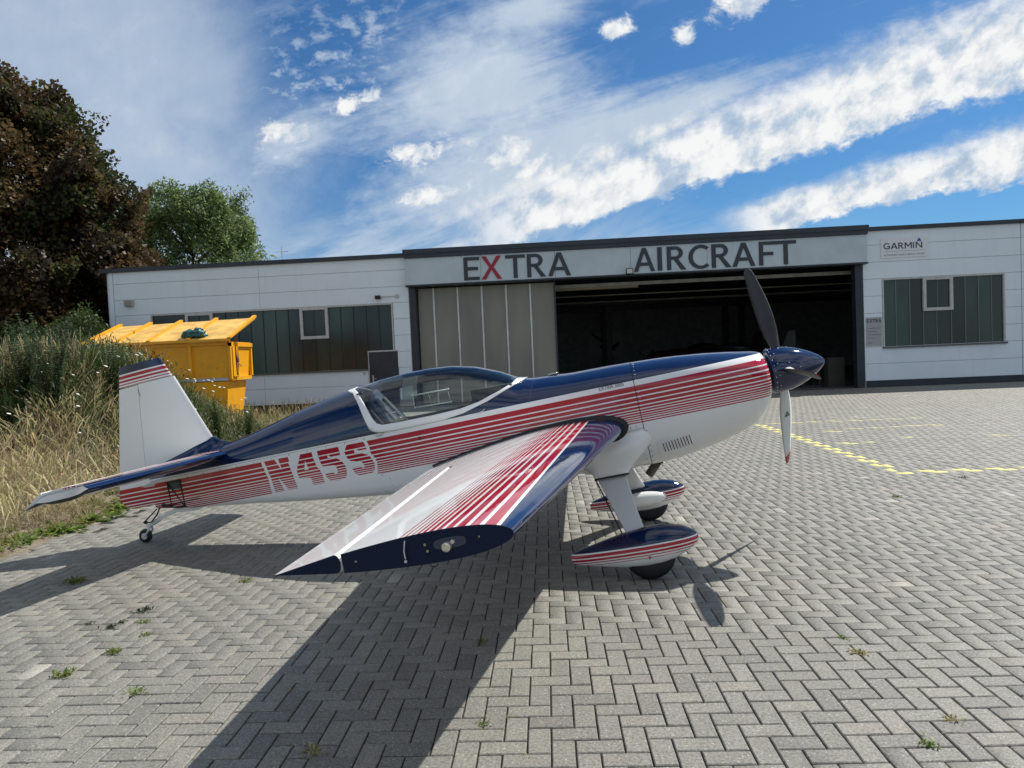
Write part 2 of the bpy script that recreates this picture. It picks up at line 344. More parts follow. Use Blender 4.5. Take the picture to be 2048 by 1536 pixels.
# ================================================================= AEROPLANE
YAW, TH = R(-10.6), R(10.4); ct, st = math.cos(TH), math.sin(TH)
plane = empty('aerobatic_airplane', (1.10, 6.0, 0), 0, 'white, red and navy aerobatic propeller plane N45S standing on the paved apron', 'airplane')
plane.rotation_euler = (0, -TH, YAW)
def fb(x, y, z): return (x*ct+z*st, y, -x*st+z*ct)       # level aircraft frame -> body frame
ST = np.array([ # x, ztop, zbot, w, zm, nu, nl
 [-4.47, 1.535, 1.160, .055, 1.39, 2.0, 6], [-4.25, 1.556, 1.128, .095, 1.388, 2.0, 7], [-4.0, 1.577, 1.094, .13, 1.386, 2, 8], [-3.75, 1.603, 1.068, .162, 1.385, 2, 8],
 [-3.53, 1.630, 1.043, .19, 1.385, 2, 8], [-3.37, 1.656, 1.026, .208, 1.385, 2, 8], [-3.1, 1.712, .99, .24, 1.384, 2, 8], [-2.83, 1.768, .957, .27, 1.382, 2, 8], [-2.5, 1.820, .92, .30, 1.38, 2.05, 8],
 [-2.25, 1.851, .892, .325, 1.38, 2.1, 8], [-2.0, 1.872, .865, .345, 1.378, 2.15, 7.5], [-1.75, 1.879, .84, .358, 1.376, 2.2, 7], [-1.55, 1.873, .82, .365, 1.375, 2.2, 7], [-1.33, 1.848, .80, .37, 1.374, 2.2, 6.5], [-1.13, 1.797, .78, .374, 1.372, 2.15, 6],
 [-.93, 1.711, .765, .377, 1.37, 2.1, 6], [-.76, 1.612, .752, .379, 1.368, 2.1, 5.5], [-.64, 1.590, .742, .381, 1.366, 2.1, 5.2], [-.5, 1.580, .73, .383, 1.36, 2.1, 5], [-.336, 1.564, .715, .387, 1.355, 2.15, 4.5],
 [0, 1.552, .69, .395, 1.345, 2.2, 3.9], [.195, 1.540, .68, .40, 1.335, 2.2, 3.5], [.4, 1.526, .69, .405, 1.32, 2.3, 3.2], [.544, 1.512, .708, .407, 1.31, 2.3, 3.0], [.75, 1.486, .748, .405, 1.29, 2.3, 2.8],
 [.94, 1.454, .797, .395, 1.265, 2.3, 2.6], [1.05, 1.432, .845, .382, 1.25, 2.3, 2.5], [1.12, 1.418, .905, .366, 1.24, 2.2, 2.4], [1.165, 1.406, .96, .340, 1.232, 2.2, 2.4], [1.192, 1.392, 1.01, .308, 1.225, 2.1, 2.3], [1.203, 1.370, 1.05, .27, 1.22, 2, 2.2]])
def stn(x): return [float(np.interp(x, ST[:, 0], ST[:, k])) for k in range(1, 7)]
def ywid(x, z):
    zt, zb, w, zm, nu, nl = stn(x)
    if z >= zm: f = min(1, (z-zm)/(zt-zm)); return w*(max(0, 1-f**nu))**(1/nu)
    f = min(1, (zm-z)/(zm-zb)); return w*(max(0, 1-f**nl))**(1/nl)
def section(x, nU, nL, ztop_cut=None):
    """right half (y<0) from top to bottom then caller mirrors; returns list of (y,z) y>=0"""
    zt, zb, w, zm, nu, nl = stn(x); pts = []
    cut = zt if ztop_cut is None else min(zt, max(zm+.002, ztop_cut))
    fmax = (cut-zm)/(zt-zm); a0 = math.acos(min(1, fmax**(nu/2)))   # param: f=cos^(2/nu), y=sin^(2/nu)
    for i in range(nU+1):
        a = a0+(math.pi/2-a0)*i/nU; f = math.cos(a)**(2/nu) if math.cos(a) > 1e-9 else 0; pts.append((w*math.sin(a)**(2/nu) if a > 1e-9 else 0., zm+(zt-zm)*f))
    fl = np.concatenate([np.linspace(0, .86, int(nL*.7))[1:], 1-.14*np.cos(np.linspace(0, 1, nL-int(nL*.7)+2)*math.pi/2)[1:]])
    for f in fl: pts.append((w*max(0, 1-f**nl)**(1/nl), zm-(zm-zb)*f))
    return pts
def seg_sdf(P, poly):
    """positive inside"""
    poly = np.array(poly); n = len(poly); d = np.full(len(P), 1e9); ins = np.zeros(len(P), dtype=bool)
    for i in range(n):
        a, b = poly[i], poly[(i+1) % n]; ab = b-a; t = np.clip(((P-a)@ab)/(ab@ab), 0, 1); d = np.minimum(d, np.hypot(*(P-a-t[:, None]*ab).T))
        c = ((a[1] > P[:, 1]) != (b[1] > P[:, 1])) & (P[:, 0] < (b[0]-a[0])*(P[:, 1]-a[1])/(b[1]-a[1]+1e-12)+a[0]); ins ^= c
    return np.where(ins, d, -d)
FOUR = [(-2.773, 1.40), (-2.665, 1.40), (-2.663, 1.34), (-2.659, 1.309), (-2.652, 1.293), (-2.646, 1.243), (-2.625, 1.229), (-2.61, 1.17), (-2.6, 1.096), (-2.721, 1.096), (-2.726, 1.166), (-2.84, 1.174), (-2.85, 1.235), (-2.842, 1.267), (-2.809, 1.331)]
FOURH = [(-2.745, 1.322), (-2.730, 1.241), (-2.776, 1.241), (-2.756, 1.292)]
FIVE = [(-2.614, 1.40), (-2.403, 1.40), (-2.396, 1.308), (-2.493, 1.308), (-2.509, 1.327), (-2.525, 1.326), (-2.521, 1.304), (-2.464, 1.297), (-2.42, 1.275), (-2.385, 1.236), (-2.371, 1.201), (-2.368, 1.16), (-2.375, 1.125), (-2.401, 1.10), (-2.45, 1.095), (-2.513, 1.098), (-2.552, 1.112), (-2.572, 1.14), (-2.583, 1.177), (-2.503, 1.179), (-2.487, 1.155), (-2.464, 1.157), (-2.454, 1.176), (-2.462, 1.218), (-2.472, 1.232), (-2.592, 1.241), (-2.606, 1.293)]
ESS = [(-2.338, 1.348), (-2.317, 1.38), (-2.282, 1.397), (-2.193, 1.398), (-2.158, 1.381), (-2.144, 1.346), (-2.14, 1.31), (-2.221, 1.311), (-2.232, 1.329), (-2.251, 1.329), (-2.262, 1.313), (-2.257, 1.3), (-2.207, 1.289), (-2.139, 1.262), (-2.113, 1.225), (-2.098, 1.182), (-2.101, 1.139), (-2.112, 1.117), (-2.139, 1.10), (-2.20, 1.094), (-2.258, 1.097), (-2.293, 1.121), (-2.318, 1.179), (-2.23, 1.179), (-2.209, 1.155), (-2.195, 1.161), (-2.196, 1.193), (-2.217, 1.213), (-2.275, 1.229), (-2.317, 1.239), (-2.343, 1.276), (-2.353, 1.318)]
ENN = [(-3.16, 1.40), (-3.056, 1.40), (-2.994, 1.275), (-3.011, 1.40), (-2.908, 1.40), (-2.904, 1.351), (-2.916, 1.332), (-2.875, 1.098), (-2.969, 1.098), (-3.05, 1.227), (-3.016, 1.098), (-3.111, 1.098), (-3.126, 1.233)]
LB = [(-3.146, 1.09), (-3.15, 1.15), (-3.153, 1.235), (-3.173, 1.304), (-3.173, 1.328), (-3.187, 1.349), (-3.19, 1.42)]
RB = [(-2.09, 1.08), (-2.084, 1.108), (-2.071, 1.185), (-2.080, 1.219), (-2.118, 1.283), (-2.109, 1.296), (-2.116, 1.353), (-2.133, 1.41)]
def letter_field(V):
    A = np.ones(len(V)); V = np.array(V); sel = np.where((V[:, 0] > -3.35) & (V[:, 0] < -1.95) & (V[:, 1] < 0) & (V[:, 2] < 1.47) & (V[:, 2] > 1.03))[0]
    P = V[sel][:, [0, 2]]
    s_ = np.maximum.reduce([seg_sdf(P, ENN), np.minimum(seg_sdf(P, FOUR), -seg_sdf(P, FOURH)), seg_sdf(P, FIVE), seg_sdf(P, ESS)])
    xl = np.interp(P[:, 1], [a[1] for a in LB], [a[0] for a in LB]); xr = np.interp(P[:, 1], [a[1] for a in RB], [a[0] for a in RB])
    A[sel] = np.maximum.reduce([s_, xl-P[:, 0], P[:, 0]-xr]); return A
GLE = [(-2.245, 1.90), (-2.235, 1.845), (-2.17, 1.80), (-2.10, 1.70), (-2.067, 1.634), (-2.03, 1.55), (-2.0, 1.505), (-1.95, 1.482), (-1.8, 1.476), (-1.49, 1.471), (-1.245, 1.475), (-1.087, 1.496), (-.902, 1.545), (-.80, 1.585), (-.765, 1.63)]
FLE = [(-2.32, 1.90), (-2.305, 1.835), (-2.22, 1.80), (-2.165, 1.72), (-2.134, 1.648), (-2.10, 1.54), (-2.075, 1.468), (-2.04, 1.44), (-1.99, 1.425), (-1.82, 1.413), (-1.406, 1.413), (-1.233, 1.433), (-1.0, 1.49), (-.814, 1.555), (-.72, 1.592), (-.70, 1.62)]
fle = lambda x: float(np.interp(x, [a[0] for a in FLE], [a[1] for a in FLE])); gle = lambda x: float(np.interp(x, [a[0] for a in GLE], [a[1] for a in GLE]))
def loft(name, xs, nU, nL, mat, parent, cut=None, letters=False):
    V = []; F = []; rows = []
    for x in xs:
        c = cut(x) if cut else None
        h = section(x, nU, nL, c); ring = [(x, -y, z) for y, z in h]+[(x, y, z) for y, z in h[::-1][1:]]
        V += ring; rows.append(len(ring))
    n = rows[0]
    for i in range(len(xs)-1):
        for k in range(n-1): a = i*n+k; F.append((a, a+n, a+n+1, a+1))
    o = fastmesh(name, V, F, mat, parent, attrs={'letter': letter_field(V) if letters else np.ones(len(V))}, smooth=True)
    return o
xs = sorted(set([round(a, 4) for a in list(np.linspace(-4.47, -3.25, 22))+list(np.arange(-3.25, -1.95, .009))+list(np.linspace(-1.95, -.64, 40))+list(np.linspace(-.64, .174, 18))]))
fus = loft('fuselage', xs, 16, 62, M_FUS, plane, cut=lambda x: fle(x) if -2.32 < x < -.70 else None, letters=True)
cow = loft('cowling', sorted(list(np.linspace(.178, .95, 18))+list(np.linspace(.98, 1.203, 22))), 22, 50, M_FUS, plane)
# nose face of the cowling, with two air inlets
h = section(1.203, 20, 30); ring = [(1.203, -y, z) for y, z in h]+[(1.203, y, z) for y, z in h[::-1][1:-1]]
mk('cowling_face', ring+[(1.198, 0, 1.22)], [(i, (i+1) % len(ring), len(ring)) for i in range(len(ring))], M_WHITE, cow)
for s_ in (-1, 1):
    V = [(1.207, s_*.185+.07*math.cos(t), 1.235+.05*math.sin(t)) for t in np.linspace(0, 2*math.pi, 24)[:-1]]
    mk('air_inlet', V, [tuple(range(23))], M_BLK, cow)
# tail cone closing
h = section(-4.47, 16, 62); ring = [(-4.47, -y, z) for y, z in h]+[(-4.47, y, z) for y, z in h[::-1][1:-1]]
mk('tail_post', ring, [tuple(range(len(ring)))], M_WHITE, plane)
def patch(name, xs, z0, z1, n, mat, sc=1.0, dz=0.):
    V = []; F = []; nn = None
    for x in xs:
        zt = stn(x)[0]; a = min(z0(x), zt); b = zt if z1 is None else min(z1(x), zt)
        half = []
        for i in range(n+1):
            t = i/n
            if z1 is None: t = math.sin(t*math.pi/2)
            z = a+(b-a)*t; half.append((ywid(x, z) if z < zt-1e-5 else 0., z))
        pts = [(x, -y*sc, z+dz) for y, z in half]
        if z1 is None: pts += [(x, y*sc, z+dz) for y, z in half[::-1][1:]]
        V += pts; nn = len(pts)
    for i in range(len(xs)-1):
        for k in range(nn-1): a = i*nn+k; F.append((a, a+nn, a+nn+1, a+1))
    return V, F
xg = np.concatenate([np.linspace(-2.243, -2.0, 28), np.linspace(-1.98, -.9, 50), np.linspace(-.88, -.7655, 12)])
V, F = patch('canopy', xg, gle, None, 14, None)
canopy = fastmesh('canopy', V, F, M_GLASSC, plane, smooth=True)
xf = np.concatenate([np.linspace(-2.318, -2.0, 40), np.linspace(-1.98, -.9, 50), np.linspace(-.89, -.701, 18)])
V, F = patch('f', xf, fle, lambda x: gle(x) if -2.245 < x < -.765 else 9, 5, None)
V2 = [(a[0], -a[1], a[2]) for a in V]; F2 = [tuple(i+len(V) for i in f) for f in F]
cf = mk('canopy_frame', V+V2, F+F2, M_WHITE, plane, smooth=True)
so = cf.modifiers.new('thick', 'SOLIDIFY'); so.thickness = .012; so.offset = 0
# black sill under the glass, handles, hinges
b = MB()
for s_ in (-1, 1):
    pts = [(x, s_*(ywid(x, gle(x))-.012), gle(x)-.004) for x in np.linspace(-1.97, -.86, 24)]
    b.tube(pts, .011, 6)
b.build('canopy_seal', M_BLK, canopy, smooth=True)
for hx, hz in ((-1.987, 1.405), (-1.079, 1.418)):
    b = MB(); y0 = ywid(hx, hz); b.tube([(hx-.035, -y0-.004, hz-.004), (hx-.02, -y0-.012, hz-.008), (hx+.012, -y0-.012, hz-.004), (hx+.035, -y0-.004, hz+.012)], .0045, 6)
    b.build('canopy_latch', M_STEEL, canopy)
# --- cockpit interior
tub = []; F = []
xs2 = np.linspace(-2.30, -.72, 30)
for x in xs2:
    zt = min(fle(x), stn(x)[0])-.02; zb = stn(x)[1]+.03
    zz = [zt, zt-.08, 1.2, zb]; tub += [(x, -max(.02, ywid(x, z)-.02), z) for z in zz]+[(x, max(.02, ywid(x, z)-.02), z) for z in zz[::-1]]
for i in range(29):
    for k in range(7): a = i*8+k; F.append((a, a+8, a+9, a+1))
F.append(tuple(range(8))); F.append(tuple(29*8+k for k in range(8)))
mk('cockpit_tub', tub, F, M_DARK, plane)
M_SEAT = pmat('navy_seat_shell', (.012, .018, .04), .45, coat=.2)
b = MB(); b.addm([(-2.13, -.2, 1.80), (-2.13, .2, 1.80), (-1.93, .23, 1.50), (-1.93, -.23, 1.50), (-1.72, .24, 1.12), (-1.72, -.24, 1.12), (-1.35, .22, 1.10), (-1.35, -.22, 1.10),
                  (-2.18, -.2, 1.79), (-2.18, .2, 1.79), (-1.98, .23, 1.48), (-1.98, -.23, 1.48), (-1.77, .24, 1.06), (-1.77, -.24, 1.06), (-1.35, .22, 1.05), (-1.35, -.22, 1.05)],
                 [(0, 1, 2, 3), (3, 2, 4, 5), (5, 4, 6, 7), (8, 11, 10, 9), (11, 13, 12, 10), (13, 15, 14, 12), (0, 8, 9, 1), (0, 3, 11, 8), (3, 5, 13, 11), (5, 7, 15, 13), (1, 9, 10, 2), (2, 10, 12, 4), (4, 12, 14, 6), (7, 6, 14, 15)])
seat = b.build('pilot_seat', M_SEAT, plane)
b = MB(); b.tube([(-2.05, -.09, 1.71), (-1.90, -.10, 1.47), (-1.70, -.12, 1.18)], .016, 6); b.tube([(-2.05, .09, 1.71), (-1.90, .10, 1.47), (-1.70, .12, 1.18)], .016, 6)
b.build('seat_harness', pmat('grey_webbing', (.25, .26, .27), .8), seat)
b = MB(); pts = [(-2.20, .26*math.cos(t), 1.36+.44*math.sin(t)) for t in np.linspace(0, math.pi, 17)]; b.tube([(p_[0]+.32*(1-math.sin(t)), p_[1], p_[2]) for p_, t in zip(pts, np.linspace(0, math.pi, 17))], .012, 6)
b.build('roll_bar', M_STEEL, plane, smooth=True)
b = MB(); b.addm([(-1.16, -.25, 1.60), (-1.16, .25, 1.60), (-.80, .27, 1.585), (-.80, -.27, 1.585), (-1.16, -.30, 1.25), (-1.16, .30, 1.25), (-.80, .33, 1.25), (-.80, -.33, 1.25)], [(0, 1, 2, 3), (0, 4, 5, 1), (0, 3, 7, 4), (1, 5, 6, 2), (2, 6, 7, 3), (4, 7, 6, 5)])
ip = b.build('instrument_panel', M_DARK, plane)
M_GAU = pmat('gauge_face', (.1, .1, .1), .2)
for yy in (-.14, 0, .14): MB().tube([(-1.162, yy, 1.48), (-1.17, yy, 1.48)], .045, 14).build('gauge', M_GAU, ip)
# clear film and sighting frame just inside the near side of the canopy
V = []; F = []
for x in np.linspace(-1.735, -1.60, 5):
    for z in np.linspace(1.64, 1.825, 9): V.append((x, -(ywid(x, z)+.004), z))
for i in range(4):
    for k in range(8): a = i*9+k; F.append((a, a+9, a+10, a+1))
mk('sun_film', V, F, M_SHADE, canopy, smooth=True)
b = MB(); W_ = lambda x, z: (x, -(ywid(x, z)+.012), z)
b.tube([W_(-1.655, 1.667), W_(-1.48, 1.661), W_(-1.315, 1.653)], .0065, 6); b.tube([W_(-1.635, 1.566), W_(-1.47, 1.556), W_(-1.302, 1.546)], .0065, 6)
b.tube([W_(-1.640, 1.665), W_(-1.630, 1.566)], .003, 5); b.tube([W_(-1.50, 1.660), W_(-1.48, 1.556)], .002, 5); b.tube([W_(-1.33, 1.652), W_(-1.315, 1.546)], .0015, 5)
for a_ in ((-1.64, 1.665), (-1.50, 1.66), (-1.325, 1.652), (-1.634, 1.60), (-1.63, 1.566), (-1.48, 1.556), (-1.312, 1.546)): b.sphere(W_(*a_), .009)
b.build('sight_frame', pmat('pale_plastic', (.34, .42, .40), .5), canopy, smooth=True)
pk = MB(); pk.box(-1.868, -1.755, -.335, -.25, 1.44, 1.505, .006)
pko = pk.build('paper_packet', pmat('cream_paper', (.62, .56, .36), .8, var=.25, varscale=18)); pko.matrix_world = Matrix.Translation((1.10, 6.0, 0)) @ Matrix.Rotation(YAW, 4, 'Z') @ Matrix.Rotation(-TH, 4, 'Y')
pko['label'] = 'crumpled cream paper packet lying on the cockpit sill inside the canopy'; pko['category'] = 'packet'
hs = MB()
for s_, c_ in ((1, (-1.99, -.17, 1.47)), (-1, (-1.90, -.02, 1.47))): hs.sphere(c_, .045, 2, (.6, 1, 1.1))
hs.tube([(-1.99, -.17, 1.52), (-1.97, -.12, 1.56), (-1.92, -.05, 1.56), (-1.90, -.02, 1.52)], .008, 6); hs.tube([(-1.95, -.2, 1.45), (-1.88, -.26, 1.44), (-1.80, -.2, 1.47), (-1.86, -.1, 1.49), (-1.78, -.05, 1.46)], .006, 5)
hso = hs.build('headset', pmat('grey_headset', (.10, .11, .12), .5), smooth=True); hso.matrix_world = pko.matrix_world.copy()
hso['label'] = 'dark grey headset with tangled cable at the rear of the cockpit'; hso['category'] = 'headset'

# --- wings
def naca(t, n):
    c = (1-np.cos(np.linspace(0, math.pi, n)))/2
    y = 5*t*(.2969*np.sqrt(c)-.126*c-.3516*c**2+.2843*c**3-.1036*c**4); return c, y
def wing_geo(yv): # LE x, TE x, z centre, thickness ratio
    s_ = (abs(yv)-.40)/3.25; return .03-.29*s_, -1.575+.375*s_, 1.055+.037*s_, .150-.028*s_
def hinge(yv): s_ = (abs(yv)-.40)/3.25; return -1.245+.33*s_
def wing(side):
    ys1 = np.linspace(.36, 1.20, 10); ys2 = np.linspace(1.205, 3.65, 22); c, _ = naca(.12, 46); V = []; F = []
    def block(ys, clip):
        base = len(V)
        for yy in ys:
            le, te, zc_, tr_ = wing_geo(yy); ch = le-te
            if clip: cc = c*((le-hinge(yy))/ch)
            else: cc = c
            th = 5*tr_*(.2969*np.sqrt(cc)-.126*cc-.3516*cc**2+.2843*cc**3-.1036*cc**4)*ch
            # blunt Extra-like section: flatten to straight wedge aft of 35%
            up = [(le-a*ch, side*yy, zc_+t_) for a, t_ in zip(cc[::-1], th[::-1])]; dn = [(le-a*ch, side*yy, zc_-t_) for a, t_ in zip(cc[1:], th[1:])]
            V.extend(up+dn)
        n = 2*len(c)-1
        for i in range(len(ys)-1):
            for k in range(n-1): a = base+i*n+k; F.append((a, a+1, a+n+1, a+n))
            if clip: a = base+i*n; F.append((a, a+n, a+2*n-1, a+n-1))
        return base, n
    block(ys1, False); b0, n = block(ys2, True)
    F.append(tuple(b0+k for k in range(n)))
    w = mk('wing', V, F, M_WING, plane, smooth=True); shade_auto(w, 40)
    last = [V[b0+(len(ys2)-1)*n+k] for k in range(n)]
    # tip rib, slightly proud
    off = [(a[0], a[1]+side*.004, a[2]) for a in last]; m_ = len(off)
    tip = mk('wing_tip', off+last, [tuple(range(m_))]+[(k, (k+1) % m_, m_+(k+1) % m_, m_+k) for k in range(m_)], M_NAVT, w)
    # aileron
    V = []; F = []; nn = 20
    for yy in np.linspace(1.215, 3.64, 18):
        le, te, zc_, tr_ = wing_geo(yy); ch = le-te; hx = hinge(yy); fr_ = (le-hx)/ch
        th = 5*tr_*(.2969*math.sqrt(fr_)-.126*fr_-.3516*fr_**2+.2843*fr_**3-.1036*fr_**4)*ch
        L = hx-te; up = []
        for t in 1-np.linspace(1, 0, nn)[::-1]**1.0*1.0 if False else np.concatenate([np.linspace(1, .12, nn-8), np.linspace(.10, 0, 8)]):
            x = hx-.012-t*(L-.012); d = t*(L-.012); rr = th*.985
            if d < rr*.6: zz = rr*math.sqrt(max(0, 1-((rr*.6-d)/(rr*.6))**2))
            else: zz = rr*(1-(d-rr*.6)/(L-.012-rr*.6))
            up.append((x, max(zz, .0012)))
        V += [(x, side*yy, zc_+z) for x, z in up]+[(x, side*yy, zc_-z) for x, z in up[::-1][1:]]
    n = 2*nn-1
    for i in range(17):
        for k in range(n-1): a = i*n+k; F.append((a, a+1, a+n+1, a+n))
        F.append((i*n, i*n+n, i*n+2*n-1, i*n+n-1))
    F.append(tuple(range(n)))
    ail = mk('aileron', V, F, M_WING, w, smooth=True); shade_auto(ail, 14)
    last = [V[17*n+k] for k in range(n)]; off = [(a[0], a[1]+side*.003, a[2]) for a in last]
    mk('aileron_tip', off+last, [tuple(range(n))]+[(k, (k+1) % n, n+(k+1) % n, n+k) for k in range(n)], M_NAVT, w)
    return w, tip
wr, tipr = wing(-1); wl, tipl = wing(1)
wr['label'] = 'near wing with fanned red pinstripes and navy leading edge'
# details on near wing tip: recess with strobe, screws, static wick tube
b = MB(); pts = []
b.tube([(-.583, -3.655, 1.082), (-.583, -3.658, 1.082)], .005, 10); b.tube([(-.588, -3.655, 1.106), (-.588, -3.658, 1.106)], .005, 10); b.tube([(-.86, -3.655, 1.092), (-.86, -3.658, 1.092)], .004, 10); b.tube([(-.385, -3.655, 1.10), (-.385, -3.658, 1.10)], .0035, 10)
b.build('tip_screw', pmat('brass_screw', (.35, .33, .22), .4, .8), wr, kind='stuff')
V = []
for t in np.linspace(0, 2*math.pi, 28)[:-1]:
    cx = -.495; V.append((cx+.062*math.copysign(abs(math.cos(t))**.6, math.cos(t)), -3.657, 1.098+.02*math.copysign(abs(math.sin(t))**.8, math.sin(t))))
mk('light_recess', V, [tuple(range(27))], solidpaint('recess_navy', (.005, .02, .06), .3), wr)
b = MB(); b.tube([(-.505, -3.655, 1.088), (-.505, -3.682, 1.088)], .0165, 18); b.tube([(-.505, -3.682, 1.088), (-.505, -3.686, 1.088)], [.0165, .012], 18); b.tube([(-.482, -3.655, 1.101), (-.482, -3.668, 1.101)], .008, 8)
b.build('strobe_light', pmat('cream_metal_lens', (.62, .58, .48), .3, .5, var=.3, varscale=90), wr, smooth=False)
b = MB(); b.tube([(-.655, -3.668, 1.135), (-.665, -3.67, 1.10), (-.667, -3.668, 1.07)], .0022, 6); b.sphere((-.667, -3.67, 1.062), .006, 1); b.build('sight_mount_rod', M_ALU, wr)
b = MB(); b.tube([(-.59+.014*math.cos(t), -3.60, 1.022+.014*math.sin(t)) for t in np.linspace(0, 2*math.pi, 14)], .002, 5); b.build('tie_down_ring', M_BLK, wr)
# root seals: a rubber strip offset outwards from the wing section where it meets the fuselage
for side, w_ in ((-1, wr), (1, wl)):
    le, te, zc_, tr_ = wing_geo(.4); ch = le-te; cc = (1-np.cos(np.linspace(0, math.pi, 31)))/2
    th = 5*tr_*(.2969*np.sqrt(cc)-.126*cc-.3516*cc**2+.2843*cc**3-.1036*cc**4)*ch
    sec = [(le-a*ch, t_) for a, t_ in zip(cc[::-1], th[::-1])]+[(le-a*ch, -t_) for a, t_ in zip(cc[1:], th[1:])]
    sec = [p_ for p_ in sec if not (p_[1] < 0 and p_[0] < le-.42)]; V = []; F = []; n = len(sec)
    for yy, of in ((.380, .002), (.392, 1.), (.418, .95), (.424, .0)):
        for i in range(n):
            a_ = np.array(sec[max(0, i-1)]); b_ = np.array(sec[min(n-1, i+1)]); d_ = b_-a_; d_ /= np.linalg.norm(d_)+1e-9; nn = np.array([-d_[1], d_[0]])
            f_ = (le-sec[i][0])/ch; o_ = (.020*(1-f_)**2+.016) if sec[i][1] >= 0 else .030*max(.1, 1-f_*3.2)
            x_, z_ = np.array(sec[i])+nn*o_*of; V.append((x_, side*yy, zc_+z_))
    for i in range(3):
        for k in range(n-1): a = i*n+k; F.append((a, a+1, a+n+1, a+n))
    mk('root_seal', V, F, M_BLK, w_, smooth=True)

# --- tail surfaces
def slab_surface(name, outline_le, outline_te, ys, thick, zc_, mat, parent, axis='y', nose=True, close_te=True, n=16):
    """outline_le/te: functions of span coordinate -> x ; thick(span)->half thickness at max ; zc_(span, x)"""
    V = []; F = []
    for s_ in ys:
        le, te = outline_le(s_), outline_te(s_); ch = le-te; T = thick(s_)
        cc = (1-np.cos(np.linspace(0, math.pi, n)))/2
        y = 5*.12*(.2969*np.sqrt(cc)-.126*cc-.3516*cc**2+.2843*cc**3-.1036*cc**4)/.06*T
        if not nose: y = T*(1-cc)+.001
        if not close_te: y = T*np.sqrt(np.clip(1-(1-cc/ .45).clip(0, 1)**2, 0, 1))*(1-.15*np.clip((cc-.45)/.55, 0, 1))
        up = [(le-a*ch, t_) for a, t_ in zip(cc[::-1], y[::-1])]; dn = [(le-a*ch, -t_) for a, t_ in zip(cc[1:], y[1:])]
        for x, t_ in up+dn:
            V.append((x, s_, zc_(s_, x)+t_) if axis == 'y' else (x, t_, s_))
    k_ = 2*n-1
    for i in range(len(ys)-1):
        for k in range(k_-1): a = i*k_+k; F.append((a, a+1, a+k_+1, a+k_))
        F.append((i*k_, i*k_+k_, i*k_+2*k_-1, i*k_+k_-1))
    F.append(tuple(range(k_))); F.append(tuple((len(ys)-1)*k_+k for k in range(k_)))
    o = mk(name, V, F, mat, parent, smooth=True); return shade_auto(o, 45)
finLE = lambda z: -3.745+(z-1.70)*(-.26/.66); finH = lambda z: -4.47+(z-1.70)*(.095/.66)
slab_surface('fin', finLE, finH, np.linspace(1.54, 2.355, 14), lambda z: .045-.012*(z-1.6), None, M_FIN, plane, 'z', close_te=False)
def rudTE(z):
    if z < 1.30: return -4.86+.10*((1.30-z)/.095)**2
    return -4.878+(z-1.30)*(.316/1.25)
rud = slab_surface('rudder', lambda z: (finH(z)-.004) if z > 1.5 else (-4.474), rudTE, np.concatenate([np.linspace(1.205, 1.30, 8), np.linspace(1.33, 2.35, 22)]), lambda z: .034-.008*(z-1.6), None, M_RUD, plane, 'z', nose=False)
slab_surface('rudder_horn', lambda z: -4.005-(z-2.355)*(.09/.2)-.012, lambda z: rudTE(z), np.linspace(2.362, 2.555, 6), lambda z: .032, None, M_FIN, rud, 'z')
# dorsal fairing between turtle deck and fin
def dors_top(x): return float(np.interp(x, [-4.45, -4.25, -3.80, -3.745, -3.70, -3.64, -3.56], [1.54, 1.585, 1.69, 1.715, 1.675, 1.648, 1.63]))
V = []; F = []; xs3 = np.concatenate([np.linspace(-4.45, -3.8, 14), np.linspace(-3.78, -3.56, 14)])
for x in xs3:
    zt = dors_top(x); base = stn(x)[0]-.07; wb = max(.06, ywid(x, base)*.97); wt = .048*min(1, max(.15, (-3.66-x)/.25+.1)) if x > -4.3 else .045
    pr = [(wb, base), (wb*.62+wt*.3, base+(zt-base)*.35), (wt*1.15, base+(zt-base)*.75), (wt, zt-.004), (wt*.85, zt)]
    V += [(x, -a, b_) for a, b_ in pr]+[(x, a, b_) for a, b_ in pr[::-1]]
for i in range(len(xs3)-1):
    for k in range(9): a = i*10+k; F.append((a, a+10, a+11, a+1))
df = mk('dorsal_fairing', V, F, M_NAVY, plane, smooth=True); shade_auto(df, 50)
sLE = lambda y: -3.555-(abs(y)-.12)*.156; sH = lambda y: -4.18+(abs(y)-.12)*.0; sZ = lambda y: 1.532-.008*(abs(y))
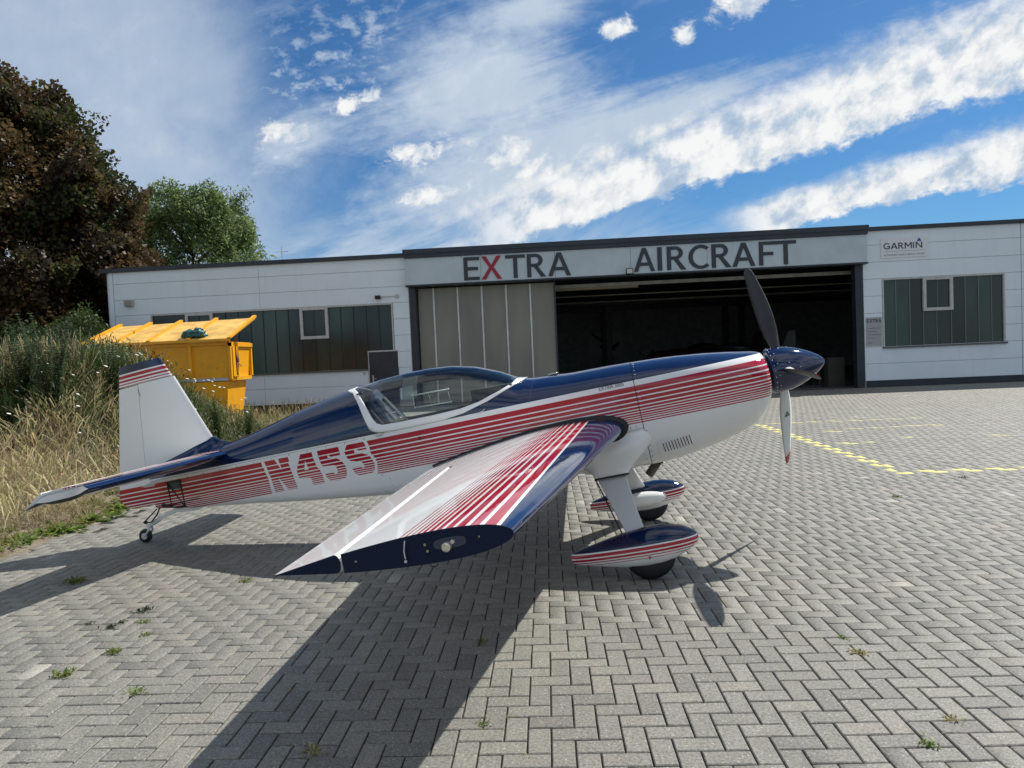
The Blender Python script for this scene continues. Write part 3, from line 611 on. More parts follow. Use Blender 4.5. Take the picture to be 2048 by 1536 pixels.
for side in (-1, 1):
    ys = side*np.linspace(.10, 1.56, 14)
    sb = slab_surface('stabilizer', sLE, sH, ys, lambda y: .052-.004*abs(y), lambda y, x: sZ(y), M_STAB, plane, 'y', close_te=False)
    eTE = lambda y: -4.43+(abs(y)-.12)*.06
    slab_surface('elevator', lambda y: sH(y)-.006, eTE, side*np.linspace(.14, 1.56, 10), lambda y: .046, lambda y, x: sZ(y)-(sH(y)-x)*.30, M_STAB, sb, 'y', nose=False)
    # bevelled tip cap: upper facet coloured pale as top-lit, lower facet dark as shaded
    n = 14; top = []; midl = []; bot = []
    le, hx, te = sLE(1.56), sH(1.56), eTE(1.56); L = le-te
    for i in range(n+1):
        t = i/n; x = le-L*t; T = .048*math.sqrt(max(0, 1-(1-min(1, t/.30))**2))*(1 if t < .55 else max(0, 1-(t-.55)/.45)); zc0 = sZ(1.56)-max(0, hx-x)*.36
        top.append((x, side*(1.562-.02*math.sin(math.pi*t)), zc0+T)); midl.append((x+(.006 if i == 0 else 0), side*(1.60+.03*math.sin(math.pi*min(1, t*1.1))), zc0-T*.55-.004)); bot.append((x, side*1.562, zc0-T-.010*math.sin(math.pi*t)))
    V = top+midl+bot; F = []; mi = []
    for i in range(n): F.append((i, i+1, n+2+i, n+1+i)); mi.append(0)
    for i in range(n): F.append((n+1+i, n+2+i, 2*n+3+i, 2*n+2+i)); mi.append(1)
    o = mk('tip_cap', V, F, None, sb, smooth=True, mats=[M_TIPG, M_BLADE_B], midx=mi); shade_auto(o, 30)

# open inspection bay with bracing on the rear fuselage
def side_quad(pts, off=.004): return [(x, -(ywid(x, z)+off), z) for x, z in pts]
V = side_quad([(-4.255, 1.385), (-4.105, 1.385), (-4.115, 1.128), (-4.272, 1.145)]); bay = mk('tail_panel', V, [(0, 1, 2, 3)], pmat('bay_grey', (.05, .065, .065), .6, var=.3), plane)
b = MB(); E_ = side_quad([(-4.255, 1.385), (-4.105, 1.385), (-4.115, 1.128), (-4.272, 1.145)], .007)
for i in range(4): b.tube([E_[i], E_[(i+1) % 4]], .007, 5)
b.tube([E_[0], E_[2]], .006, 5); b.build('panel_frame', M_BLK, bay)
b = MB(); b.tube(side_quad([(-4.30, 1.170), (-4.0, 1.185), (-3.93, 1.183)], .012), .004, 5); b.sphere(side_quad([(-4.36, 1.18)], .0)[0], .028, 1, (1.2, .6, .9)); b.tube(side_quad([(-4.38, 1.17), (-4.28, 1.165)], .008), .012, 6); b.build('control_linkage', M_BLK, plane)
# stabiliser brace fitting (light, under the stabiliser)
b = MB(); b.addm([(-4.36, -.13, 1.43), (-4.44, -.22, 1.40), (-4.40, -.16, 1.385), (-4.25, -.12, 1.42)], [(0, 1, 2, 3)]); b.tube([(-4.42, -.2, 1.395), (-4.37, -.13, 1.385)], .006, 5); b.build('elevator_bracket', M_WHITE, plane)
# tail wheel
tw = empty('tail_wheel', parent=plane)
def lat(c, prof, n=28, axis='y'):
    V = []; F = []; m_ = len(prof)
    for k in range(n):
        a = 2*math.pi*k/n
        for (r_, h_) in prof: V.append((c[0]+r_*math.cos(a), c[1]+h_, c[2]+r_*math.sin(a)))
    for k in range(n):
        for j in range(m_-1): F.append((k*m_+j, ((k+1) % n)*m_+j, ((k+1) % n)*m_+j+1, k*m_+j+1))
    return V, F
c_ = fb(-4.775, 0, .064)
V, F = lat(c_, [(.02, -.018), (.035, -.022), (.055, -.024), (.064, -.012), (.066, 0), (.064, .012), (.055, .024), (.035, .022), (.02, .018)])
mk('tyre', V, F, M_RUB, tw, smooth=True)
V, F = lat(c_, [(.0, -.026), (.03, -.026), (.034, -.018)], 16); mk('hub', V, F, M_ALU, tw)
b = MB()
b.tube([fb(-4.76, -.034, .064), fb(-4.72, -.034, .12), fb(-4.715, -.015, .15)], .010, 6); b.tube([fb(-4.76, .034, .064), fb(-4.72, .034, .12), fb(-4.715, .015, .15)], .010, 6); b.build('fork', M_ALU, tw)
b = MB(); pa, pb_, pc, pd = fb(-4.74, 0, .155), fb(-4.60, 0, .235), fb(-4.42, 0, .315), fb(-4.18, 0, .335)
def flat_strip(pts, w0, w1, t_):
    V = []; F = []; n_ = len(pts)
    for i, p_ in enumerate(pts):
        w_ = (w0+(w1-w0)*i/(n_-1))/2
        for yy, zz in ((-w_, -t_), (w_, -t_), (w_, t_), (-w_, t_)): V.append((p_[0], p_[1]+yy, p_[2]+zz))
    for i in range(n_-1):
        for k in range(4): F.append((i*4+k, i*4+(k+1) % 4, i*4+4+(k+1) % 4, i*4+4+k))
    F.append((0, 1, 2, 3)); F.append(tuple((n_-1)*4+k for k in (3, 2, 1, 0))); return V, F
b.addm(*flat_strip([pa, pb_, pc, pd], .055, .090, .017)); b.build('leaf_spring', M_WHITE, tw)
b = MB(); b.tube([fb(-4.76, -.04, .20), fb(-4.70, -.05, .245), fb(-4.60, -.05, .335)], .006, 6); b.tube([fb(-4.66, -.05, .215), fb(-4.60, -.05, .28), fb(-4.56, -.05, .36)], .007, 6); b.tube([fb(-4.78, 0, .185), fb(-4.65, -.06, .215)], .006, 5); b.sphere(fb(-4.74, -.03, .2), .02, 1)
b.build('steering_link', M_BLK, tw)

# --- undercarriage
M_LEG = solidpaint('satin_white_paint', (.66, .68, .69), .5)
def gearside(side):
    g = empty('landing_gear', parent=plane)
    # leg (tapered leaf)
    pts = [((-.160, -.34, .735), .235), ((-.152, -.40, .685), .226), ((-.118, -.54, .578), .195), ((-.080, -.69, .462), .165), ((-.040, -.83, .350), .140), ((-.030, -.87, .315), .135)]
    V = []; F = []
    for i, ((x, y, z), w_) in enumerate(pts):
        a = pts[max(0, i-1)][0]; c2 = pts[min(len(pts)-1, i+1)][0]; d = Vector((0, c2[1]-a[1], c2[2]-a[2])).normalized(); nn = Vector((0, -d.z, d.y))*.015
        pr = [(-.5, -.6), (-.5, .6), (-.47, 1), (0, 1), (.46, 1), (.5, .6), (.5, -.6), (.46, -1), (0, -1), (-.47, -1)]
        for u_, v_ in pr: V.append((x+w_*u_, -side*(y+nn.y*v_), z+nn.z*v_))
    for i in range(len(pts)-1):
        for k in range(10): F.append((i*10+k, i*10+(k+1) % 10, i*10+10+(k+1) % 10, i*10+10+k))
    leg = mk('gear_leg', V, F, M_LEG, g, smooth=True); shade_auto(leg, 25)
    # wheel pant
    stp = [(-.526, .262, .198, .02), (-.50, .275, .186, .035), (-.40, .300, .160, .062), (-.28, .325, .135, .085), (-.14, .350, .108, .104), (0, .366, .098, .114), (.12, .370, .101, .116), (.22, .358, .122, .108), (.30, .335, .158, .092), (.35, .308, .182, .070), (.38, .284, .205, .045), (.394, .262, .225, .018)]
    A = np.array(stp); xx = np.concatenate([np.linspace(-.526, .3, 26), np.linspace(.315, .394, 12)])
    V = []; F = []; n = 36; yc = side*.90
    for x in xx:
        t_, b_, w_ = [np.interp(x, A[:, 0], A[:, k]) for k in (1, 2, 3)]; zc0 = (t_+b_)/2; hz = (t_-b_)/2
        for k in range(n):
            a = 2*math.pi*k/n; ca, sa = math.cos(a), math.sin(a); V.append((x, yc+w_*math.copysign(abs(ca)**.85, ca), zc0+hz*math.copysign(abs(sa)**.95, sa)))
    for i in range(len(xx)-1):
        for k in range(n): F.append((i*n+k, i*n+(k+1) % n, i*n+n+(k+1) % n, i*n+n+k))
    F.append(tuple(range(n))); F.append(tuple((len(xx)-1)*n+k for k in range(n-1, -1, -1)))
    mk('wheel_pant', V, F, M_PANT, g, smooth=True)
    if side > 0:  # inner cuff where the leg enters the far pant
        b = MB(); b.sphere((-.02, yc-.10, .225), 1, 3, (.235, .085, .075)); b.build('leg_cuff', M_WHITE, g, smooth=True)
    else:
        b = MB(); b.tube([(.035, yc-.112, .178), (.035, yc-.118, .178)], .009, 10); b.build('pant_bolt', M_RED_ := pmat('bolt_red', (.3, .05, .05), .4), g)
    c2 = fb(.0, yc, .185)
    V, F = lat(c2, [(.03, -.05), (.09, -.058), (.15, -.062), (.176, -.045), (.186, -.018), (.186, .018), (.176, .045), (.15, .062), (.09, .058), (.03, .05)], 40); mk('wheel', V, F, M_RUB, g, smooth=True)
    b = MB(); b.tube([(-.30, side*.36, .80), (-.275, side*.42, .67), (-.21, side*.58, .50), (-.13, side*.80, .30)], .0055, 5); b.build('brake_line', M_BLK, g)
    return g
gearside(-1); gearside(1)
# fairings where the legs leave the fuselage, one smooth cuff per side
for side in (-1, 1):
    V = []; F = []; n = 32
    rings = [((-.13, .27, .97), .43, .13, .10), ((-.13, .30, .90), .37, .13, .10), ((-.135, .335, .83), .28, .105, .09), ((-.14, .365, .775), .205, .070, .07), ((-.145, .385, .735), .158, .045, .045), ((-.150, .400, .705), .137, .036, .03), ((-.151, .410, .690), .134, .034, .02)]
    for (cx, cy, cz), rx, ry, rz in rings:
        for k in range(n):
            a = 2*math.pi*k/n; ca, sa = math.cos(a), math.sin(a); e = .5 if rx > .2 else .32
            V.append((cx+rx*math.copysign(abs(ca)**e, ca), side*(cy+ry*math.copysign(abs(sa)**.8, sa)), cz+rz*.35*sa))
    for i in range(len(rings)-1):
        for k in range(n): F.append((i*n+k, i*n+(k+1) % n, i*n+n+(k+1) % n, i*n+n+k))
    o = mk('leg_fairing', V, F, M_WHITE, plane, smooth=True)
    b = MB(); L_ = [V[(len(rings)-1)*n+k] for k in range(n)]; b.tube(L_+[L_[0]], .008, 5, False); b.build('fairing_seal', M_BLK, o)
# belly keel between the legs
b = MB(); b.sphere((-.12, 0, .745), 1, 3, (.34, .30, .085)); b.build('belly_fairing', M_WHITE, plane, smooth=True)
# exhaust stub
b = MB(); b.tube([(.24, .03, .70), (.20, .03, .655), (.12, .03, .575)], .036, 14, False); b.tube([(.205, .03, .66), (.125, .03, .58)], .030, 12, False); b.build('exhaust_pipe', pmat('burnt_steel', (.12, .10, .085), .55, .7, var=.4, varscale=15), plane)
b = MB(); b.box(.20, .26, .0, .05, .655, .70); b.build('exhaust_bracket', M_BLK, plane)

# --- spinner and propeller
prop = empty('propeller', (1.23, 0, 1.22), R(3.0), parent=plane)
prof = [(0.0, .165), (0.004, .176), (.03, .180), (.09, .182), (.15, .176), (.22, .157), (.29, .128), (.35, .096), (.40, .062), (.43, .034), (.443, .016), (.448, 0.0)]
V = []; F = []; n = 48
for (x, r_) in prof:
    for k in range(n): a = 2*math.pi*k/n; V.append((x, r_*math.cos(a), r_*math.sin(a)-x*.02))
for i in range(len(prof)-1):
    for k in range(n): F.append((i*n+k, i*n+(k+1) % n, i*n+n+(k+1) % n, i*n+n+k))
F.append(tuple(range(n-1, -1, -1)))
mk('spinner', V, F, M_NAVY, prop, smooth=True); shade_auto(bpy.data.objects['spinner'], 60)
b = MB()
for k in range(24):
    a = 2*math.pi*k/24; b.sphere((.022, .180*math.cos(a), .180*math.sin(a)), .0048, 1)
for k in range(12):
    a = 2*math.pi*k/12+.2; b.sphere((.05, .1815*math.cos(a), .1815*math.sin(a)), .0045, 1)
for k in range(3):
    for da, xx_ in ((-.30, .14), (.28, .19), (.0, .22)):
        a = -.48+2*math.pi*k/3+da; r_ = np.interp(xx_, [p_[0] for p_ in prof], [p_[1] for p_ in prof]); b.sphere((xx_, -r_*math.sin(a), r_*math.cos(a)), .005, 1)
b.build('rivets', M_RIV, prop, kind='stuff')
M_BW = bpy.data.materials.new('blade_white_red_tip'); M_BW.use_nodes = True; N = NT(M_BW.node_tree); bs = N.n['Principled BSDF']; bs.inputs['Roughness'].default_value = .35
at = N.node('ShaderNodeAttribute', attribute_name='rad'); rv = at.outputs['Fac']
N.l.new(N.ramp(rv, [(0, (.62, .64, .64)), (.882, (.25, .01, .01)), (.89, (.8, .8, .8)), (.905, (.30, .012, .018))], 'CONSTANT'), bs.inputs['Base Color'])
for k in range(3):
    a = -.479+2*math.pi*k/3; er = np.array([0, -math.sin(a), math.cos(a)]); et = np.array([0, -math.cos(a), -math.sin(a)]); ex = np.array([1., 0, 0])
    V = []; mi = []; F = []; rad = []
    rr = [.10, .17, .22, .28, .35, .43, .52, .62, .72, .82, .90, .95, .98, .995, 1.0]
    chs = [.062, .066, .080, .102, .124, .138, .144, .142, .134, .120, .104, .092, .074, .048, .014]
    for r_, c2 in zip(rr, chs):
        be = R(np.interp(r_, [.1, .3, .6, 1.0], [70, 62, 52, 40])); cd = math.cos(be)*et+math.sin(be)*ex; nn = math.cos(be)*ex-math.sin(be)*et
        t_ = c2*.5 if r_ < .18 else np.interp(r_, [.18, .3, .6, 1], [.030, .016, .010, .004]); sw = np.interp(r_, [.2, .6, .9, 1.0], [.0, .0, -.012, -.022])
        for u_, v_ in ((-.5, 0), (-.3, .38), (0, .5), (.3, .36), (.5, 0), (.3, -.36), (0, -.5), (-.3, -.38)):
            V.append(tuple(er*r_+cd*(u_*c2+sw)+nn*v_*t_*(2 if r_ > .18 else 1)+ex*.12)); rad.append(r_)
    m_ = 8
    for i in range(len(rr)-1):
        for j in range(8): F.append((i*8+j, i*8+(j+1) % 8, i*8+8+(j+1) % 8, i*8+8+j)); mi.append(0 if j < 4 else 1)
    F.append(tuple((len(rr)-1)*8+j for j in range(8))); mi.append(0)
    o = mk('propeller_blade', V, F, None, prop, smooth=True, mats=[M_BW, M_BLADE_B], midx=mi)
    at_ = o.data.attributes.new('rad', 'FLOAT', 'POINT'); at_.data.foreach_set('value', np.array(rad, dtype=np.float32))
    if k == 2:
        be = R(56); cd = math.cos(be)*et+math.sin(be)*ex; nn = math.cos(be)*ex-math.sin(be)*et
        def P3(r_, u_): return tuple(er*r_+cd*u_+nn*.0175+ex*.12)
        mk('maker_mark', [P3(.43, .0), P3(.49, .03), P3(.485, -.028), P3(.455, 0.0), P3(.475, .01), P3(.473, -.010)], [(0, 1, 4, 3), (1, 2, 5, 4), (2, 0, 3, 5)], pmat('green_print', (.01, .20, .09), .5), o)
# --- rivets and small fittings over the airframe
b = MB()
def rv(x, z, r_=.0042): b.sphere((x, -(ywid(x, z)+.0008), z), r_, 1)
for z in (1.52, 1.50, 1.47, 1.44, 1.40, 1.355, 1.30, 1.25, 1.19, 1.13, 1.08): rv(.197, z)
for i in range(17): rv(.22+i*.056, 1.272-.0098*i*.056-.0006*i, .0038)
bk = MB()
def rk(x, z, r_=.0045): bk.sphere((x, -(ywid(x, z)+.0005), z), r_, 1)
for z in (.99, .93, .87, .82, .775, .735): rk(.193, z)
for x, z in ((.075, 1.035), (.12, 1.04), (.14, .76), (.07, .83), (-.02, .845), (-.13, .835)): rk(x, z)
for i in range(12): rk(-4.2+i*.187, 1.400-.0098*(0), .0045)
for x, z in ((-2.02, 1.085), (-1.97, 1.088), (-1.92, 1.092), (-1.87, 1.095), (-1.81, 1.10), (-1.99, 1.03)): rk(x, z)
b.build('rivets', M_RIV, plane, kind='stuff'); bk.build('screws', M_BLK, plane, kind='stuff')
# foot hold / sill catches
b = MB(); b.box(-1.66, -1.63, -ywid(-1.65, 1.313)-.008, -ywid(-1.65, 1.313)+.003, 1.300, 1.306); b.box(-1.645, -1.640, -ywid(-1.65, 1.313)-.008, -ywid(-1.65, 1.313)+.003, 1.300, 1.322); b.build('door_catch', M_BLK, plane)
# louvre plate
lp = mk('louvre_plate', [(x, -(ywid(x, z)+.003), z) for x in np.linspace(.255, .535, 9) for z in np.linspace(.762+.1*(0), .885, 6)], [(i*6+k, i*6+6+k, i*6+7+k, i*6+k+1) for i in range(8) for k in range(5)], M_WHITE, plane, smooth=True)
for i in range(10):
    x = .292+i*.0235; z1_ = .866+i*.0022; z0_ = z1_-.078
    V = []
    for dx_ in (-.0035, .0035):
        for t in np.linspace(0, 1, 6): z = z1_+(z0_-z1_)*t; xx_ = x+dx_+.010*t; V.append((xx_, -(ywid(xx_, z)+.0055), z))
    mk('louvre', V, [(k, k+1, 7+k, 6+k) for k in range(5)], M_BLK, lp)
    V = []
    for dx_ in (.0035, .0085):
        for t in np.linspace(0, 1, 6): z = z1_+(z0_-z1_)*t; xx_ = x+dx_+.010*t; V.append((xx_, -(ywid(xx_, z)+.0055+(.006 if dx_ < .005 else 0)), z))
    mk('louvre', V, [(k, k+1, 7+k, 6+k) for k in range(5)], M_WHITE, lp)
# panel outline lines on the white lower side
b = MB()
def ln(pts, r_=.0014): b.tube([(x, -(ywid(x, z)+.0005), z) for x, z in pts], r_, 4)
ln([(.058, 1.015), (.174, 1.020)]); ln([(-2.06, 1.075), (-1.80, 1.088)]); ln([(-2.06, 1.075), (-1.98, .96)]); ln([(.02, .86), (.08, .85), (.08, .89)])
ln([(-.28, .84), (-.15, .865), (0., .865), (.10, .84), (.15, .79)])
b.build('panel_lines', pmat('panel_line_grey', (.12, .12, .12), .6), plane)
# small lettering on the cowling side (built as flat print following the skin)
def textmesh(txt, size, name):
    cu = bpy.data.curves.new(name, 'FONT'); cu.body = txt; cu.size = size; cu.align_x = 'LEFT'
    o = bpy.data.objects.new(name, cu); COL.objects.link(o); dg = bpy.context.evaluated_depsgraph_get(); dg.update()
    me = bpy.data.meshes.new_from_object(o.evaluated_get(dg)); bpy.data.objects.remove(o); 
    V = [tuple(w.co) for w in me.vertices]; F = [tuple(f.vertices) for f in me.polygons]; bpy.data.meshes.remove(me); return V, F
V, F = textmesh('EXTRA 300S', .046, 'lettering'); wid = max(a[0] for a in V)
V = [(-.103+a[0]*.200/wid, -(ywid(-.1+a[0], 1.38)+.0035), 1.374+a[1]) for a in V]; mk('lettering', V, F, M_BLK, plane)
# coloured maker plates at the root of the wing
def wtop(x, y):
    le, te, zc_, tr_ = wing_geo(y); ch = le-te; c0 = (le-x)/ch; return zc_+5*tr_*(.2969*math.sqrt(c0)-.126*c0-.3516*c0**2+.2843*c0**3-.1036*c0**4)*ch
mk('wing_sticker', [(x, -yy, wtop(x, yy)+.002) for x, yy in ((-.17, .445), (-.11, .445), (-.11, .465), (-.17, .465))], [(0, 1, 2, 3)], pmat('sticker_red', (.6, .03, .03), .4), wr)
mk('wing_sticker', [(x, -yy, wtop(x, yy)+.002) for x, yy in ((-.225, .440), (-.175, .440), (-.175, .460), (-.225, .460))], [(0, 1, 2, 3)], pmat('sticker_grey', (.3, .33, .38), .4), wr)
# fin scratch mark, fuel filler
b = MB(); b.tube([(-4.385, -.036, 2.315), (-4.375, -.037, 2.24)], .002, 4); b.build('hinge_slot', M_BLK, plane)
b = MB(); b.box(-.52, -.44, -.06, .06, 1.578, 1.592, .004); b.build('fuel_cap', M_STEEL, plane)

# ================================================================= PAVING
PYAW, PM = -.0485, .1015; PO = np.array([.0088, 3.2103]); pc_, ps_ = math.cos(PYAW), math.sin(PYAW)
def ab2w(a, b_): return PO[0]+PM*(a*pc_+b_*ps_), PO[1]+PM*(a*ps_-b_*pc_)
paving = empty('paved_apron', kind='structure')
M_PAV = bpy.data.materials.new('concrete_pavers'); M_PAV.use_nodes = True; N = NT(M_PAV.node_tree); bs = N.n['Principled BSDF']
geo = N.node('ShaderNodeNewGeometry'); P = geo.outputs['Position']
tone = N.node('ShaderNodeAttribute', attribute_name='tone').outputs['Fac']; yel = N.node('ShaderNodeAttribute', attribute_name='yellow').outputs['Fac']
base = N.ramp(tone, [(0, (.115, .114, .098)), (.25, (.168, .165, .141)), (.5, (.200, .196, .167)), (.75, (.238, .232, .193)), (.93, (.250, .230, .190)), (1., (.42, .40, .34))])
bign = N.noise(P, .55, 5, .6); base = N.mix(N.m('MULTIPLY', N.ss(bign, .38, .66), .40), base, (.140, .138, .118))
midn = N.noise(P, 9., 5, .7); base = N.mix(N.m('MULTIPLY', N.ss(midn, .46, .70), .50), base, (.120, .118, .104))
pink = N.noise(P, 1.6, 3, .5); base = N.mix(N.m('MULTIPLY', N.ss(pink, .56, .72), .28), base, (.30, .225, .20))
gr = N.noise(P, 75., 6, .85); base = N.mix(N.m('MULTIPLY', N.ss(gr, .44, .60), .62), base, (.085, .084, .076)); base = N.mix(N.m('MULTIPLY', N.ss(gr, .56, .44), .28), base, (.40, .39, .35))
sp = N.node('ShaderNodeTexVoronoi', feature='F1'); sp.inputs['Scale'].default_value = 85.; N.l.new(P, sp.inputs['Vector'])
spn = N.node('ShaderNodeTexWhiteNoise'); N.l.new(sp.outputs['Position'], spn.inputs['Vector'])
fleck = N.m('MULTIPLY', N.m('LESS_THAN', sp.outputs['Distance'], .28), N.m('GREATER_THAN', spn.outputs[0], .90)); base = N.mix(N.m('MULTIPLY', fleck, .6), base, (.62, .60, .55))
st1 = N.noise(P, 1.1, 7, .72, .8); base = N.mix(N.m('MULTIPLY', N.ss(st1, .60, .72), .38), base, (.060, .058, .050))
st2 = N.noise(P, 2.7, 6, .7); base = N.mix(N.m('MULTIPLY', N.ss(st2, .57, .75), .30), base, (.30, .27, .20))
pnt = N.m('MULTIPLY', yel, N.ss(N.noise(P, 38., 4, .7), .30, .46)); base = N.mix(pnt, base, (.72, .66, .19))
N.l.new(base, bs.inputs['Base Color']); bs.inputs['Roughness'].default_value = .62; bs.inputs['Specular IOR Level'].default_value = .5
bn = N.node('ShaderNodeBump'); bn.inputs['Strength'].default_value = .55; bn.inputs['Distance'].default_value = .004; N.l.new(N.m('ADD', gr, midn), bn.inputs['Height']); N.l.new(bn.outputs[0], bs.inputs['Normal'])
M_BED = pmat('joint_sand', (.034, .032, .024), .95, var=.5, varscale=6, bump=(80, .6, .004))
APX0, APX1, APY0, APY1 = -4.85, 20.5, 1.2, 25.35
def edge_x(y): return -4.72+.16*math.sin(y*1.7)+.10*math.sin(y*4.1+1)+(.45*max(0, 6.6-y) if y < 6.6 else 0)*-1
YEL = {}
def addH(a0, a1, b0, rows=(0, 1), s_=1.):
    for r_ in rows:
        q = b0+r_
        for p_ in range(a0, a1):
            if (p_-q) % 4 == 0: YEL[(p_, q)] = s_
for q in range(-116, -59):            # double dashed line running away from the camera: upright bricks of two columns
    for p_ in (43, 44):
        if (p_-q) % 4 == 3: YEL[(p_, q)] = 1.
addH(43, 66, -58); addH(46, 78, -118, (0, 1), .5); addH(50, 54, -101, (0, 1), .6); addH(56, 62, -104, (0, 1), .35); addH(64, 74, -105, (0, 1), .5); addH(70, 74, -88, (0, 1), .4); addH(76, 80, -87, (0,), .3); addH(45, 49, -85, (0, 1), .7); addH(51, 54, -86, (0, 1), .55); addH(58, 61, -89, (0,), .5); addH(82, 86, -101, (0,), .3)
near = []; Vl = []; tn = []; yl = []
hw = .5*.71*2
cand = []
for b_ in range(-222, 24):
    for a in range(-60, 210):
        k = (a-b_) % 4
        if k not in (0, 3): continue
        if k == 0: ca_, cb_ = a+1, b_+.5
        else: ca_, cb_ = a+.5, b_+1
        x, y = ab2w(ca_, cb_)
        if y < 1.3 or y > APY1-.1 or abs(x) > .78*y+1.6 or x < edge_x(y)-.3*math.sin(a*12.9+b_*4.1): continue
        cand.append((x, y, k, YEL.get((a, b_), 0.), a, b_))
cand.sort(key=lambda c: c[0]**2+c[1]**2)
def paver_geo(L, Wd, g=.0036, ch=.0042, dep=.03):
    x, y = L/2-g, Wd/2-g; V = []
    for z, i_ in ((0, ch), (-ch, 0), (-dep, 0)): V += [(-x+i_, -y+i_, z), (x-i_, -y+i_, z), (x-i_, y-i_, z), (-x+i_, y-i_, z)]
    F = [(0, 1, 2, 3)]+[(4+k, 4+(k+1) % 4, (k+1) % 4, k) for k in range(4)]+[(8+k, 8+(k+1) % 4, 4+(k+1) % 4, 4+k) for k in range(4)]
    return np.array(V), np.array(F)
PV, PF = paver_geo(2*PM, PM)
def tone_of(a, b_):
    h_ = math.sin(a*127.1+b_*311.7)*43758.5453; t = h_-math.floor(h_); h2 = math.sin(a*269.5+b_*183.3)*43758.5453; t2 = h2-math.floor(h2); return .02+.94*(.72*t+.28*t2) if t2 < .993 else 1.
variants = []
for i in range(14):
    me = bpy.data.meshes.new('paver'); me.from_pydata([tuple(w) for w in PV], [], [tuple(f) for f in PF.tolist()]); me.materials.append(M_PAV)
    a_ = me.attributes.new('tone', 'FLOAT', 'POINT'); a_.data.foreach_set('value', np.full(12, (i+.5)/14*.96, dtype=np.float32)); variants.append(me)
fx = [(c[0]/c[1])*719 for c in cand]
nsel = 0; rest = []
for c in cand:
    x, y, k, yw, a, b_ = c
    if nsel < 300 and not yw and 2.75 < y and abs(x) < .69*y: 
        o = bpy.data.objects.new('paver', variants[int(tone_of(a, b_)*13.99) % 14]); o.location = (x, y, random.uniform(-.0016, .0012)); o.rotation_euler = (random.gauss(0, .004), random.gauss(0, .004), PYAW+(math.pi/2 if k == 3 else 0)+random.gauss(0, .006)); link(o, paving); nsel += 1
    else: rest.append(c)
n = len(rest); arr = np.array([(c[0], c[1], 1. if c[2] == 3 else 0., c[3], tone_of(c[4], c[5])) for c in rest])
ang = PYAW+arr[:, 2]*math.pi/2+rng.normal(0, .006, n); tx_, ty_ = rng.normal(0, .004, n), rng.normal(0, .004, n); dz_ = rng.uniform(-.0016, .0012, n)
X = PV[None, :, 0]; Y = PV[None, :, 1]; Zz = PV[None, :, 2]+X*tx_[:, None]+Y*ty_[:, None]+dz_[:, None]
VX = arr[:, 0:1]+X*np.cos(ang)[:, None]-Y*np.sin(ang)[:, None]; VY = arr[:, 1:2]+X*np.sin(ang)[:, None]+Y*np.cos(ang)[:, None]
VV = np.stack([VX, VY, np.broadcast_to(Zz, VX.shape)], -1).reshape(-1, 3); FF = (PF[None]+12*np.arange(n)[:, None, None]).reshape(-1, 4)
fastmesh('paver_field', VV, FF, M_PAV, paving, attrs={'tone': np.repeat(arr[:, 4], 12), 'yellow': np.repeat(arr[:, 3], 12)}, kind='stuff')
mk('joint_bed', [(-9, -6, -.012), (24, -6, -.012), (24, 27, -.012), (-9, 27, -.012)], [(0, 1, 2, 3)], M_BED, paving)
# far ground (reaches the horizon), and the apron behind the camera
M_GND = bpy.data.materials.new('far_ground'); M_GND.use_nodes = True; N = NT(M_GND.node_tree); bs = N.n['Principled BSDF']; t = N.node('ShaderNodeTexCoord')
f_ = N.noise(t.outputs['Object'], .15, 6, .6); N.l.new(N.mix(f_, (.10, .12, .045), (.19, .17, .09)), bs.inputs['Base Color']); bs.inputs['Roughness'].default_value = .95
mk('ground', [(-900, -900, -.06), (900, -900, -.06), (900, 1200, -.06), (-900, 1200, -.06)], [(0, 1, 2, 3)], M_GND, kind='structure')
M_APR = bpy.data.materials.new('apron_far'); M_APR.use_nodes = True; N = NT(M_APR.node_tree); bs = N.n['Principled BSDF']; t = N.node('ShaderNodeTexCoord')
br = N.node('ShaderNodeTexBrick'); N.l.new(t.outputs['Object'], br.inputs['Vector']); br.inputs['Scale'].default_value = 5; br.inputs['Color1'].default_value = (.24, .225, .20, 1); br.inputs['Color2'].default_value = (.20, .19, .17, 1); br.inputs['Mortar'].default_value = (.07, .065, .055, 1); br.inputs['Mortar Size'].default_value = .02
N.l.new(br.outputs[0], bs.inputs['Base Color']); bs.inputs['Roughness'].default_value = .85
mk('apron', [(-6.0, -28, -.004), (32, -28, -.004), (32, 1.5, -.004), (-6, 1.5, -.004), (22, 1.5, -.004), (32, 26.5, -.004), (22, 26.5, -.004)], [(0, 1, 2, 3), (4, 2, 5, 6)], M_APR, kind='structure')

# ================================================================= HANGAR
BY = -.0626; bd = (math.cos(BY), math.sin(BY)); bnn = (-math.sin(BY), math.cos(BY))
D0 = 25.42*bnn[1]
hang = empty('hangar_building', (bnn[0]*D0, bnn[1]*D0, 0), BY, 'long low white panelled hangar with dark roof edge and half open sliding doors', 'building')
